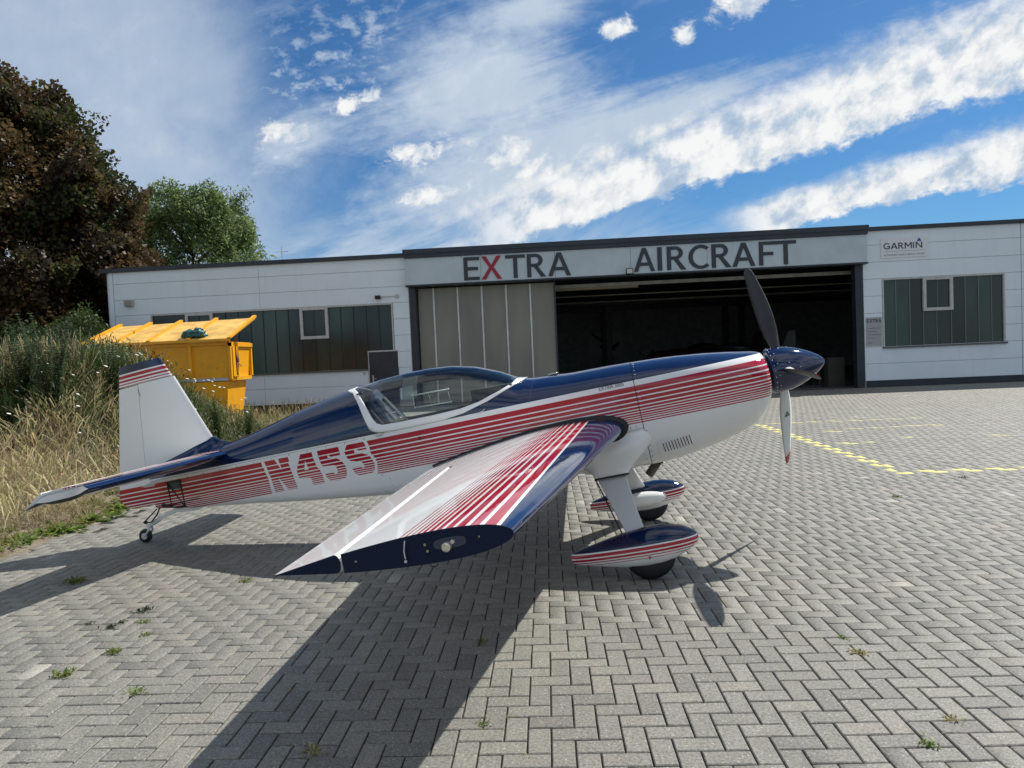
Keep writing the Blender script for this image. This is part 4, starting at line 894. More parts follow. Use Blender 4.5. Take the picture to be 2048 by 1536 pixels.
# building-local frame: x = s along the facade, y = depth behind the facade, z up
M_PAN = bpy.data.materials.new('white_wall_panel'); M_PAN.use_nodes = True; N = NT(M_PAN.node_tree); bs = N.n['Principled BSDF']; t = N.node('ShaderNodeTexCoord'); g_ = N.node('ShaderNodeNewGeometry')
a1 = N.noise(t.outputs['Object'], .7, 5, .6); a2 = N.noise(t.outputs['Object'], 14., 5, .7)
gx = N.sep(g_.outputs['Position']); streak = N.noise(N.comb(N.m('MULTIPLY', gx[0], 5.), 0., N.m('MULTIPLY', gx[2], .5)), 1., 5, .65)
c0 = N.mix(N.m('MULTIPLY', N.ss(a1, .35, .75), .35), (.76, .83, .88), (.64, .70, .73)); c0 = N.mix(N.m('MULTIPLY', N.ss(streak, .5, .8), .20), c0, (.50, .50, .48))
N.l.new(c0, bs.inputs['Base Color']); bs.inputs['Roughness'].default_value = .6; bn = N.node('ShaderNodeBump'); bn.inputs['Strength'].default_value = .3; bn.inputs['Distance'].default_value = .003; N.l.new(a2, bn.inputs['Height']); N.l.new(bn.outputs[0], bs.inputs['Normal'])
M_JOINT = pmat('panel_joint_grey', (.34, .35, .35), .8)
M_ROOF = pmat('dark_fascia_metal', (.028, .036, .050), .5, var=.15, varscale=2)
M_FRAME = pmat('dark_frame_steel', (.022, .030, .042), .45, var=.2)
M_WFR = pmat('grey_window_frame', (.50, .50, .47), .5, var=.12, varscale=8)
rows = [.23, .81, 1.39, 1.96, 2.54, 3.12, 3.70, 4.27, 4.85, 5.33]
def panel(s0, s1, z0, z1, y0=-.03): MB().box(s0+.005, s1-.005, y0, .0, z0+.005, z1-.005, .006).build('wall_panel', M_PAN, hang)
for r_ in range(9):
    z0, z1 = rows[r_], rows[r_+1]
    MB().box(-16.12, -15.96, -.03, .0, z0, z1).build('corner_panel', M_PAN, hang)
    if 2 <= r_ <= 5:
        panel(-15.95, -14.62, z0, z1); panel(-5.62 if z0 < 1.9 else -5.71, -5.12, z0, z1)
    else:
        panel(-15.95, -10.53, z0, z1)
        if r_ < 2: panel(-10.53, -6.70, z0, z1); panel(-5.60, -5.12, z0, z1)
        else: panel(-10.53, -5.12, z0, z1)
    if 2 <= r_ <= 5: panel(10.56, 11.18, z0, z1); panel(15.20, 15.74, z0, z1)
    else: panel(10.56, 15.74, z0, z1)
    panel(15.75, 21.0, z0, z1)
MB().box(-16.10, -5.10, 0.004, .25, 0, 5.33).build('wall', M_JOINT, hang) if False else None
for q_ in ((-16.10, -14.62, 0, 5.33), (-14.62, -5.72, 3.70, 5.33), (-14.62, -6.70, 0, 1.38), (-5.71, -5.08, 0, 5.33), (10.54, 11.18, 0, 5.33), (11.18, 15.20, 0, 1.38), (11.18, 15.20, 3.70, 5.33), (15.20, 21.0, 0, 5.33)):
    MB().box(q_[0], q_[1], .003, .25, q_[2], q_[3]).build('wall', M_JOINT, hang)
for a_, b_ in ((-16.08, -6.72), (10.60, 21.0)): MB().box(a_, b_, -.012, .0, 0, .225).build('plinth', M_FRAME, hang)
for a_, b_ in ((-16.35, -16.10), (21, 21.25)): MB().box(a_, b_, .25, 25, 0, 5.3).build('side_wall', M_PAN, hang)
MB().box(-16.4, -5.20, -.10, -.03, 5.27, 5.42).build('roof_edge', M_ROOF, hang); MB().box(10.66, 21.3, -.10, -.03, 5.325, 5.46).build('roof_edge', M_ROOF, hang)
b = MB(); b.box(-5.20, 10.66, -.36, -.25, 5.34, 5.50); b.box(-5.17, 10.63, -.33, -.25, 5.195, 5.345); b.box(-5.20, -5.16, -.36, -.03, 5.34, 5.50); b.build('roof_edge', M_ROOF, hang)
MB().box(-16.4, -5.2, -.02, 25.2, 5.28, 5.40).build('roof', M_ROOF, hang); MB().box(10.66, 21.3, -.02, 25.2, 5.28, 5.40).build('roof', M_ROOF, hang); MB().box(-5.2, 10.66, -.25, 25.2, 5.35, 5.48).build('roof', M_ROOF, hang)
M_BAND = pmat('pale_sign_band', (.50, .57, .61), .55, var=.06, varscale=1.5)
js = [-5.14, -2.49, .10, 2.70, 5.30, 7.92, 10.61]
for a_, b_ in zip(js[:-1], js[1:]): MB().box(a_+.004, b_-.004, -.28, -.02, 4.265, 5.19, .005).build('sign_band_panel', M_BAND, hang)
b = MB(); b.box(-5.17, 10.64, -.29, .25, 4.21, 4.262); b.build('lintel', M_FRAME, hang)
b = MB(); b.box(-5.10, -4.88, -.02, .30, 0, 4.205); b.build('door_jamb', M_FRAME, hang); b = MB(); b.box(10.30, 10.55, -.02, .30, 0, 4.205); b.build('door_jamb', M_FRAME, hang)
# windows
M_PANE = bpy.data.materials.new('green_profiled_glass'); M_PANE.use_nodes = True; N = NT(M_PANE.node_tree); bs = N.n['Principled BSDF']; g_ = N.node('ShaderNodeNewGeometry'); gx = N.sep(g_.outputs['Position'])
nn_ = N.noise(N.comb(N.m('MULTIPLY', gx[0], .9), 0., N.m('MULTIPLY', gx[2], .35)), 1., 3, .5); oi = N.node('ShaderNodeObjectInfo')
cc_ = N.ramp(N.m('ADD', N.m('MULTIPLY', nn_, .7), N.m('MULTIPLY', oi.outputs['Random'], .3)), [(.2, (.006, .012, .016)), (.45, (.010, .026, .028)), (.62, (.028, .058, .050)), (.8, (.040, .075, .062))])
N.l.new(cc_, bs.inputs['Base Color']); bs.inputs['Roughness'].default_value = .22; bs.inputs['Specular IOR Level'].default_value = .6
bn = N.node('ShaderNodeBump'); bn.inputs['Strength'].default_value = .5; bn.inputs['Distance'].default_value = .004; N.l.new(N.noise(N.comb(N.m('MULTIPLY', gx[0], 22.), 0., N.m('MULTIPLY', gx[2], 1.2)), 1., 3, .5), bn.inputs['Height']); N.l.new(bn.outputs[0], bs.inputs['Normal'])
M_MULL = pmat('dark_mullion', (.010, .018, .020), .5)
M_MULR = pmat('grey_mullion', (.16, .18, .18), .5)
def window(s0, s1, z0, z1, cuts, openers, mull, lab):
    w = empty('window', parent=hang)
    b = MB(); b.box(s0, s1, -.045, .10, z1-.055, z1); b.box(s0, s0+.05, -.045, .10, z0, z1-.055); b.box(s1-.05, s1, -.045, .10, cuts.get('zr', z0), z1-.055); b.build('window_frame', M_WFR, w)
    b = MB(); b.box(s0-.03, cuts.get('sillend', s1+.04), -.09, .08, z0-.06, z0-.002); b.build('window_sill', pmat('sill_grey', (.10, .10, .10), .5), w)
    xs_ = cuts['x']
    for a_, b_ in zip(xs_[:-1], xs_[1:]):
        zz0 = z0
        if 'door' in cuts and a_ > cuts['door'][0]-.05: zz0 = cuts['door'][1]
        inop = [o_ for o_ in openers if a_ >= o_[0]-.1 and b_ <= o_[1]+.1]
        top = z1-.055 if not inop else inop[0][2]-.06
        if top > zz0: MB().box(a_+.012, b_-.012, .02, .035, zz0, top).build('pane', M_PANE, w)
        b = MB(); b.box(b_-.012, b_+.012, .0, .04, zz0, z1-.055 if not inop else top); 
        if b_ < s1-.06: b.build('mullion', mull, w)
    for (a_, b_, zb) in openers:
        o = MB(); o.box(a_, b_, -.07, .05, z1-.12, z1-.02); o.box(a_, b_, -.07, .05, zb-.055, zb+.05); o.box(a_, a_+.10, -.07, .05, zb+.05, z1-.12); o.box(b_-.10, b_, -.07, .05, zb+.05, z1-.12); o.build('opening_sash', M_WFR, w)
        m_ = (a_+b_)/2
        MB().box(a_+.10, m_-.008, .0, .012, zb+.05, z1-.12).build('pane', M_PANE, w); MB().box(m_+.008, b_-.10, .0, .012, zb+.05, z1-.12).build('pane', M_PANE, w)
        MB().box(m_-.008, m_+.008, -.01, .02, zb+.05, z1-.12).build('mullion', mull, w)
xs_ = [-14.57, -13.30, -12.31]+list(np.linspace(-12.31, -9.07, 8)[1:])+[-8.58, -8.09]+[-7.62, -7.155, -6.69, -6.23, -5.77]
window(-14.62, -5.72, 1.39, 3.70, {'x': xs_, 'door': (-6.69, 2.03), 'sillend': -6.70, 'zr': 2.03}, [(-13.32, -12.30, 2.62), (-9.09, -8.07, 2.60)], M_MULL, '')
xs_ = [11.23, 11.64, 12.10, 12.54, 12.98, 13.46, 13.92, 14.36, 14.78, 15.15]
window(11.18, 15.20, 1.38, 3.70, {'x': xs_}, [(12.52, 13.50, 2.59)], M_MULR, '')
# interior backing of windows
b = MB(); b.box(-14.6, -5.73, .06, .10, 1.39, 3.69); b.box(11.2, 15.18, .06, .10, 1.39, 3.69); b.build('window_backing', M_DARK, hang)
# small steel side door
dr = empty('door', parent=hang); b = MB(); b.box(-6.69, -6.66, -.06, .03, 0, 2.03); b.box(-6.66, -5.62, -.05, .0, 1.98, 2.03); b.build('door_frame', M_WFR, dr)
MB().box(-6.655, -5.63, -.045, .02, .02, 1.975, .004).build('door_leaf', M_FRAME, dr)
b = MB(); b.box(-6.56, -6.52, -.075, -.045, .85, 1.15, .005); b.tube([(-6.54, -.09, 1.03), (-6.42, -.09, 1.03)], .010, 6); b.build('door_handle', M_ALU, dr)
b = MB(); b.box(-6.90, -6.80, -.05, -.03, 1.18, 1.28); b.build('wall_socket', M_WFR, hang)
# sliding door leaves
M_POLY = bpy.data.materials.new('beige_translucent_sheet'); M_POLY.use_nodes = True; N = NT(M_POLY.node_tree); bs = N.n['Principled BSDF']; g_ = N.node('ShaderNodeNewGeometry'); gx = N.sep(g_.outputs['Position'])
k_ = N.noise(N.comb(N.m('MULTIPLY', gx[0], .8), 0, N.m('MULTIPLY', gx[2], .25)), 1., 3, .5); N.l.new(N.mix(N.ss(k_, .3, .7), (.19, .185, .155), (.27, .26, .205)), bs.inputs['Base Color']); bs.inputs['Roughness'].default_value = .32
sd_ = empty('sliding_door', parent=hang); mx_ = [-4.88, -4.29, -3.42, -2.55, -1.68, -.82, .04]
for a_, b_ in zip(mx_[:-1], mx_[1:]): MB().box(a_+.03, b_-.005, .34, .36, .06, 4.17).build('door_sheet', M_POLY, sd_)
for a_ in mx_[1:-1]: MB().box(a_-.028, a_+.028, .30, .36, .05, 4.17).build('door_post', M_ALU, sd_)
b = MB(); b.box(.02, .08, .28, .38, .0, 4.20); b.build('door_edge', M_FRAME, sd_)
b = MB()
for z in (1.10, 2.02, 3.10): b.box(-4.85, .03, .362, .385, z-.03, z+.03)
b.build('door_rail', M_DARK, sd_)
# interior
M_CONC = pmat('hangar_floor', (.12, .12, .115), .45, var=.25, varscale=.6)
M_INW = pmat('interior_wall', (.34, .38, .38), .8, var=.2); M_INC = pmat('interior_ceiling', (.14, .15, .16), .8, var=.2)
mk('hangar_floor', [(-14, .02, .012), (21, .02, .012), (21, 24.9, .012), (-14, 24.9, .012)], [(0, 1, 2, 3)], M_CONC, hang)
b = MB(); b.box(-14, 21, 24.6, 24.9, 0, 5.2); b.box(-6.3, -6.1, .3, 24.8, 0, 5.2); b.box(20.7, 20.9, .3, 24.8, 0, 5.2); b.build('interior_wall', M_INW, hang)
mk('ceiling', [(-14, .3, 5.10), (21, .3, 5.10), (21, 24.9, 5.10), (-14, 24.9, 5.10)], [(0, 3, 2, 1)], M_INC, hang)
M_BEAM = pmat('beam_grey', (.30, .30, .27), .6, var=.2)
for y_, z_, h_, m_ in ((.8, 3.98, .12, M_BEAM), (3.2, 4.18, .10, M_FRAME), (5.5, 4.0, .05, M_BEAM), (9.5, 4.0, .05, M_BEAM), (13., 4.2, .06, M_BEAM), (17., 4.3, .2, M_FRAME), (21, 4.2, .3, M_FRAME)):
    MB().box(-6, 20.5, y_, y_+.12, z_, z_+h_).build('roof_beam', m_, hang)
for x_, y_ in ((3.2, 20.), (11.4, 20.), (19., 20.), (3.2, 24.3), (11.4, 24.3)): MB().box(x_, x_+.35, y_, y_+.3, 0, 5.0).build('column', M_FRAME, hang)
b = MB(); b.tube([(-4.2, 1.3, 4.02), (3.1, 1.3, 4.02)], .10, 10); b.build('ventilation_duct', pmat('duct_cream', (.36, .33, .22), .5), hang)
# fixtures
def bl(x, y, z): return (bnn[0]*D0+x*bd[0]+y*bnn[0], bnn[1]*D0+x*bd[1]+y*bnn[1], z)
def bobj(b, name, mat, label, cat, smooth=False, group=None, mats=None):
    o = b.build(name, mat, None, smooth, mats=mats, label=label, category=cat, group=group); o.location = (bnn[0]*D0, bnn[1]*D0, 0); o.rotation_euler = (0, 0, BY); return o
b = MB(); b.box(-15.52, -15.20, -.16, -.03, 4.03, 4.26, .02); b.box(-15.50, -15.22, -.19, -.16, 4.20, 4.24)
for z in (4.06, 4.10, 4.14): b.box(-15.49, -15.23, -.175, -.16, z, z+.02)
bobj(b, 'vent_cowl', pmat('vent_beige', (.40, .38, .32), .6, var=.2, varscale=12), 'small beige vent cowl high on the left end of the white wall', 'vent')
b = MB(); b.box(-6.30, -6.11, -.20, -.08, 3.84, 3.97, .01); b.box(-6.24, -6.17, -.08, -.03, 3.88, 3.94); o = bobj(b, 'floodlight', M_BLK, 'small black floodlight on the white wall above the big window', 'lamp')
b = MB(); b.tube([(-6.11, -.05, 3.925), (-5.60, -.05, 3.93)], .012, 6); b.box(-5.60, -5.47, -.08, -.03, 3.87, 3.99, .01); ob = b.build('cable_conduit', M_WFR, o)
fl = empty('floodlight', bl(2.63, -.45, 4.34), BY, 'square floodlight hanging under the sign band beside the letter A of AIRCRAFT', 'lamp')
b = MB(); b.box(-.12, .12, -.05, .05, -.10, .10, .01); b.box(-.03, .03, .05, .17, -.02, .02); b.build('lamp_housing', M_BLK, fl)
b = MB(); b.box(-.095, .095, -.058, -.051, -.075, .075); b.build('lamp_glass', pmat('lamp_lens', (.55, .53, .47), .15), fl)
# antenna
b = MB(); b.tube([(-10.2, 1.5, 5.35), (-10.2, 1.5, 6.15)], .012, 6); b.tube([(-10.45, 1.5, 5.95), (-9.95, 1.5, 5.95)], .008, 5); b.tube([(-10.2, 1.5, 5.95), (-9.9, 1.5, 5.42)], .004, 4); b.tube([(-10.2, 1.5, 5.95), (-10.4, 1.5, 5.42)], .004, 4)
bobj(b, 'antenna', M_STEEL, 'thin radio antenna mast on the roof of the left building wing', 'antenna')

# --- letters made from own outlines (unit height 1)
def arc(cx, cy, rx, ry, a0, a1, n=14): return [(cx+rx*math.cos(R(a0+(a1-a0)*i/n)), cy+ry*math.sin(R(a0+(a1-a0)*i/n))) for i in range(n+1)]
K = .165
def strip(outer, inner): return [('q', outer[i], outer[i+1], inner[i+1], inner[i]) for i in range(len(outer)-1)]
def L_(ch):
    if ch == 'E': return .66, [[(0, 0), (K, 0), (K, 1), (0, 1)], [(K, 0), (.66, 0), (.66, .14), (K, .14)], [(K, .43), (.60, .43), (.60, .57), (K, .57)], [(K, .86), (.66, .86), (.66, 1), (K, 1)]]
    if ch == 'F': return .62, [[(0, 0), (K, 0), (K, 1), (0, 1)], [(K, .42), (.57, .42), (.57, .56), (K, .56)], [(K, .86), (.64, .86), (.64, 1), (K, 1)]]
    if ch == 'X': return .86, [[(0, 0), (.19, 0), (.43, .42), (.34, .52)], [(.34, .52), (.43, .42), (.52, .52), (.43, .62)], [(.67, 0), (.86, 0), (.52, .52), (.43, .42)], [(.02, 1), (.34, .52), (.43, .62), (.21, 1)], [(.65, 1), (.43, .62), (.52, .52), (.84, 1)]]
    if ch == 'T': return .80, [[(.40-K/2, 0), (.40+K/2, 0), (.40+K/2, .86), (.40-K/2, .86)], [(0, .86), (.80, .86), (.80, 1), (0, 1)]]
    if ch == 'I': return .19, [[(.01, 0), (.01+K, 0), (.01+K, 1), (.01, 1)]]
    if ch == 'A': return .94, [[(0, 0), (.18, 0), (.475, .80), (.38, 1)], [(.76, 0), (.94, 0), (.56, 1), (.475, .80)], [(.38, 1), (.475, .80), (.56, 1), (.47, 1)], [(.27, .24), (.675, .24), (.625, .38), (.32, .38)]]
    if ch == 'R':
        o = [(K, 1), (.34, 1)]+arc(.34, .72, .30, .28, 90, -90)+[(K, .44)]; i = [(K, .86), (.34, .86)]+arc(.34, .72, .14, .145, 90, -90)+[(K, .575)]
        return .76, [[(0, 0), (K, 0), (K, 1), (0, 1)]]+[list(x[1:]) for x in strip(o, i)]+[[(.26, .46), (.55, 0), (.76, 0), (.44, .46)]]
    if ch == 'C':
        o = arc(.50, .50, .50, .515, 48, 312, 26); i = arc(.51, .50, .335, .375, 50, 310, 26); return .80, [list(x[1:]) for x in strip(o, i)]
    if ch == 'G':
        o = arc(.55, .50, .55, .515, 42, 330, 28); i = arc(.55, .50, .385, .36, 42, 325, 28)
        return 1.08, [list(x[1:]) for x in strip(o, i)]+[[(.92, .02), (1.04, .22), (1.04, .52), (.88, .52), (.88, .10)], [(.58, .39), (.88, .39), (.88, .52), (.58, .52)]]
    if ch == 'M': return 1.02, [[(0, 0), (.15, 0), (.15, 1), (0, 1)], [(.87, 0), (1.02, 0), (1.02, 1), (.87, 1)], [(.15, 1), (.15, .72), (.46, .28), (.51, .48)], [(.87, 1), (.51, .48), (.56, .28), (.87, .72)], [(.46, .28), (.56, .28), (.51, .48)]]
    if ch == 'N': return .92, [[(0, 0), (.15, 0), (.15, 1), (0, 1)], [(.77, 0), (.92, 0), (.92, 1), (.77, 1)], [(.15, 1), (.15, .76), (.77, 0), (.77, .24)]]
def letter(ch, s0, s1, z0, z1, y0, y1, mat, parent, name='letter'):
    w_, polys = L_(ch); b = MB()
    for p_ in polys: b.prism([(s0+(s1-s0)*x/w_, z0+(z1-z0)*y) for x, y in p_], 'y', y0, y1)
    return b.build(name, mat, parent)
M_LET = pmat('dark_sign_letter', (.030, .040, .052), .5); M_LRED = pmat('red_sign_letter', (.33, .012, .035), .5)
sg = empty('company_sign', (bnn[0]*D0, bnn[1]*D0, 0), BY, 'large raised letters EXTRA AIRCRAFT above the hangar door, the X red', 'sign')
for ch, a_, b_ in (('E', -3.08, -2.53), ('X', -2.47, -1.75), ('T', -1.62, -.93), ('R', -.87, -.22), ('A', -.15, .64), ('A', 2.80, 3.52), ('I', 3.60, 3.78), ('R', 3.93, 4.58), ('C', 4.66, 5.33), ('R', 5.44, 6.10), ('A', 6.13, 6.90), ('F', 7.03, 7.55), ('T', 7.57, 8.27)):
    letter(ch, a_, b_, 4.325, 5.125, -.305, -.281, M_LRED if ch == 'X' else M_LET, sg)
# GARMIN board
gs = empty('avionics_sign', (bnn[0]*D0, bnn[1]*D0, 0), BY, 'white sign board reading GARMIN with a blue triangle on the right wing of the hangar', 'sign')
MB().box(11.16, 12.70, -.055, -.031, 4.385, 5.05, .003).build('sign_board', pmat('sign_board_white', (.74, .75, .77), .4), gs)
x0 = 11.24
for ch, a_, b_ in (('G', 11.245, 11.47), ('A', 11.485, 11.71), ('R', 11.735, 11.915), ('M', 11.945, 12.18), ('I', 12.215, 12.255), ('N', 12.305, 12.52)):
    letter(ch, a_, b_, 4.68, 4.885, -.062, -.056, M_LET, gs)
b = MB(); b.prism([(12.345, 4.905), (12.50, 4.905), (12.42, 5.03)], 'y', -.061, -.056); b.build('blue_triangle', pmat('sign_blue', (.01, .09, .42), .5), gs)
b = MB(); b.box(11.28, 12.60, -.060, -.056, 4.60, 4.606); b.build('sign_rule', M_LET, gs)
V, F = textmesh('AUTHORIZED SALES & SERVICE CENTER', .075, 'lettering'); wd = max(a[0] for a in V)
mk('lettering', [(11.25+a[0]*1.34/wd, -.0575, 4.455+a[1]) for a in V], F, M_LET, gs)
# EXTRA plaque
es = empty('company_plaque', (bnn[0]*D0, bnn[1]*D0, 0), BY, 'grey information plaque headed EXTRA between the door jamb and the right window', 'sign')
MB().box(10.61, 11.145, -.05, -.031, 1.43, 2.40, .003).build('sign_board', pmat('plaque_grey', (.36, .37, .37), .4, var=.05), es)
for ch, a_, b_ in (('E', 10.64, 10.715), ('X', 10.73, 10.82), ('T', 10.83, 10.915), ('R', 10.93, 11.01), ('A', 11.02, 11.12)): letter(ch, a_, b_, 2.22, 2.34, -.056, -.051, M_LET, es)
b = MB(); random.seed(3)
for i, (z, w_) in enumerate(((2.02, .42), (1.91, .30), (1.80, .46), (1.69, .24), (1.55, .16), (1.51, .14))):
    x = 10.66
    while x < 10.66+w_*.95: l_ = random.uniform(.02, .05); b.box(x, min(x+l_, 10.66+w_), -.0535, -.051, z, z+.018 if i < 4 else z+.010); x += l_+.006
b.build('small_print', pmat('plaque_print', (.12, .13, .13), .6), es, kind='stuff')
# things inside the hangar
def simple_plane(loc, rz, lab, colr, nm='parked_airplane', sc=1.0):
    t = empty(nm, loc, rz, lab, 'airplane')
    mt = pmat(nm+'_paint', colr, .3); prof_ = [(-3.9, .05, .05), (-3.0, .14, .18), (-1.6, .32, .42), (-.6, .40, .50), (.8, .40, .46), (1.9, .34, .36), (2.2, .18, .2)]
    V = []; F = []; n = 16
    for x, w_, h_ in prof_:
        for k in range(n): a = 2*math.pi*k/n; V.append((x, w_*math.cos(a), 1.15+h_*math.sin(a)))
    for i in range(len(prof_)-1):
        for k in range(n): F.append((i*n+k, i*n+(k+1) % n, i*n+n+(k+1) % n, i*n+n+k))
    mk('fuselage', V, F, mt, t, smooth=True)
    b = MB(); b.addm([(.5, -4, .98), (.5, 4, .98), (-.7, 4, .98), (-.9, -.0, .98), (-.7, -4, .98), (.45, -4, 1.08), (.45, 4, 1.08), (-.6, 4, 1.02), (-.8, 0, 1.06), (-.6, -4, 1.02)], [(0, 4, 3, 2, 1), (5, 6, 7, 8, 9), (0, 1, 6, 5), (1, 2, 7, 6), (2, 3, 8, 7), (3, 4, 9, 8), (4, 0, 5, 9)]); b.build('wing', mt, t)
    b = MB(); b.prism([(-3.95, 1.2), (-3.2, 1.25), (-3.6, 2.3), (-3.95, 2.3)], 'y', -.03, .03); b.prism([(-3.9, -1.3), (-3.3, -1.3), (-3.2, 1.3), (-3.9, 1.3)], 'z', 1.22, 1.27); b.build('tail', mt, t)
    b = MB(); b.sphere((-.7, 0, 1.5), 1, 2, (1.0, .32, .33)); b.build('canopy', M_GLASSC, t, smooth=True)
    b = MB()
    for a in (.5, 2.6, 4.7): b.addm([(2.28, -.05*math.sin(a)-.2*math.cos(a)*0, 1.15), (2.3, math.cos(a)*.9-.06*math.sin(a), 1.15+math.sin(a)*.9+.06*math.cos(a)), (2.3, math.cos(a)*.9+.06*math.sin(a), 1.15+math.sin(a)*.9-.06*math.cos(a)), (2.28, .05*math.sin(a), 1.1)], [(0, 1, 2, 3)])
    b.build('propeller', M_BLADE_B, t)
    b = MB(); b.tube([(.4, -.3, .9), (.3, -.95, .2)], .04, 6); b.tube([(.4, .3, .9), (.3, .95, .2)], .04, 6); b.build('landing_gear', mt, t)
    for s_ in (-1, 1):
        V, F = lat((.3, s_*.95, .2), [(.05, -.05), (.2, -.05), (.2, .05), (.05, .05)], 20); mk('wheel', V, F, M_RUB, t, smooth=True)
    return t
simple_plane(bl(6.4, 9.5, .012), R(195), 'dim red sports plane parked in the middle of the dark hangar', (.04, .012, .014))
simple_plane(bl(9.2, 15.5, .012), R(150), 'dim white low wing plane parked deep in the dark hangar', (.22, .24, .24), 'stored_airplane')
ps = empty('plane_poster', bl(2.0, 24.55, 0), BY, 'pale wall poster showing a flying propeller plane, deep inside the hangar', 'poster')
MB().box(.3, 2.6, -.06, -.03, 1.35, 2.9).build('poster_sheet', pmat('poster_grey', (.42, .46, .48), .7), ps)
b = MB(); b.prism([(.45, 2.85), (.6, 2.9), (2.15, 1.75), (2.05, 1.62)], 'y', -.075, -.062); b.prism([(1.0, 1.95), (1.3, 2.15), (2.0, 2.05), (2.45, 2.3), (2.3, 1.9), (1.6, 1.75)], 'y', -.085, -.076); b.build('printed_plane', pmat('poster_dark', (.04, .03, .035), .8), ps)
b = MB(); b.box(-.35, .35, -.3, .3, .02, .06); 
for sx in (-.3, .3): b.tube([(sx, -.25, .0), (sx, -.25, .85)], .02, 6); b.tube([(sx, .25, 0), (sx, .25, .85)], .02, 6)
b.box(-.38, .38, -.3, .3, .82, .86); o = b.build('workshop_trolley', M_FRAME, label='dark workshop trolley just inside the open door next to the right jamb', category='trolley'); o.location = bl(9.2, 1.6, .012)
b = MB(); b.addm([(-.35, -.1, .0), (.15, -.1, .14), (.15, .1, .14), (-.35, .1, .0)], [(0, 1, 2, 3)]); b.sphere((.0, 0, .16), .09, 1); b.tube([(.1, 0, .1), (.25, 0, .03)], .05, 6)
o = b.build('work_cover', pmat('pale_cloth', (.30, .31, .25), .8), label='pale cloth cover lying on the trolley inside the hangar door', category='cover'); o.location = bl(9.15, 1.6, .885)
b = MB(); b.box(-.3, .3, -.2, .2, 0, 1.05, .01); b.box(-.28, .28, -.215, -.2, .1, .5); b.box(-.28, .28, -.215, -.2, .55, .98); o = b.build('tool_cabinet', pmat('cabinet_brown', (.045, .040, .03), .6), label='brown tool cabinet standing behind the right hangar door jamb', category='cabinet'); o.location = bl(9.98, 1.2, .012)

# ================================================================= LEFT SIDE: mound, skip, trees
def sm(t): t = np.clip(t, 0, 1); return t*t*(3-2*t)
def mound_h(x, y):
    x = np.asarray(x, float); y = np.asarray(y, float)
    h = 1.32*sm((-4.72-x)/1.5)*sm((y-7.6)/3.2)*sm((17.5-y)/4.5)
    h2 = .95*sm((-5.0-x)/2.4)*sm((y-4.6)/4.6)*sm((17.5-y)/4.5)
    h = np.maximum(h, h2)*(1-.25*sm((-8.5-x)/6))*(1-.55*sm((y-11.5)/3.5)*sm((x+7.6)/1.8))
    h = h+.05*np.sin(x*2.3+y)*sm((-4.9-x)/.6)+.04*np.sin(x*5.1-y*3.3)*sm((-4.9-x)/.6)+.03*sm((-4.7-x)/.4)
    return np.where(x > -4.68, h*0-.02, h)
gx_ = np.concatenate([np.linspace(-30, -10, 16)[:-1], np.linspace(-10, -4.6, 64)]); gy_ = np.concatenate([np.linspace(3.2, 18, 110), np.linspace(18.4, 25.3, 16)])
GX, GY = np.meshgrid(gx_, gy_); GZ = mound_h(GX, GY)+rng.normal(0, .012, GX.shape)*(GX < -4.9)
V = np.stack([GX, GY, GZ], -1).reshape(-1, 3); nx_, ny_ = len(gx_), len(gy_)
F = [(j*nx_+i, j*nx_+i+1, (j+1)*nx_+i+1, (j+1)*nx_+i) for j in range(ny_-1) for i in range(nx_-1)]
M_SOIL = bpy.data.materials.new('dry_soil'); M_SOIL.use_nodes = True; N = NT(M_SOIL.node_tree); bs = N.n['Principled BSDF']; t = N.node('ShaderNodeTexCoord')
a1 = N.noise(t.outputs['Object'], 3., 8, .7); a2 = N.noise(t.outputs['Object'], 30., 6, .7)
c0 = N.mix(N.ss(a1, .35, .65), (.24, .19, .13), (.36, .31, .23)); c0 = N.mix(N.m('MULTIPLY', N.ss(a2, .45, .7), .6), c0, (.12, .10, .06)); N.l.new(c0, bs.inputs['Base Color']); bs.inputs['Roughness'].default_value = .95
bn = N.node('ShaderNodeBump'); bn.inputs['Strength'].default_value = 1.; bn.inputs['Distance'].default_value = .04; N.l.new(N.m('ADD', a2, N.m('MULTIPLY', a1, .5)), bn.inputs['Height']); N.l.new(bn.outputs[0], bs.inputs['Normal'])
fastmesh('earth_mound', V, F, M_SOIL, smooth=True, kind='structure')
# foliage material: colour from attribute, some light through
def leafmat(name, trans=.35, rough=.5):
    m = bpy.data.materials.new(name); m.use_nodes = True; N = NT(m.node_tree); N.n.clear(); o_ = N.node('ShaderNodeOutputMaterial')
    at = N.node('ShaderNodeAttribute', attribute_name='col'); pr = N.node('ShaderNodeBsdfPrincipled'); pr.inputs['Roughness'].default_value = rough; pr.inputs['Specular IOR Level'].default_value = .3
    tl = N.node('ShaderNodeBsdfTranslucent'); mx = N.node('ShaderNodeMixShader'); mx.inputs[0].default_value = trans
    N.l.new(at.outputs['Color'], pr.inputs['Base Color']); N.l.new(at.outputs['Color'], tl.inputs[0]); N.l.new(pr.outputs[0], mx.inputs[1]); N.l.new(tl.outputs[0], mx.inputs[2]); N.l.new(mx.outputs[0], o_.inputs[0]); return m
M_GRASS = leafmat('grass_blades', .35); M_LEAF = leafmat('tree_leaves', .42); M_BARK = pmat('bark', (.07, .055, .042), .9, var=.3, varscale=8, bump=(20, .8, .02))
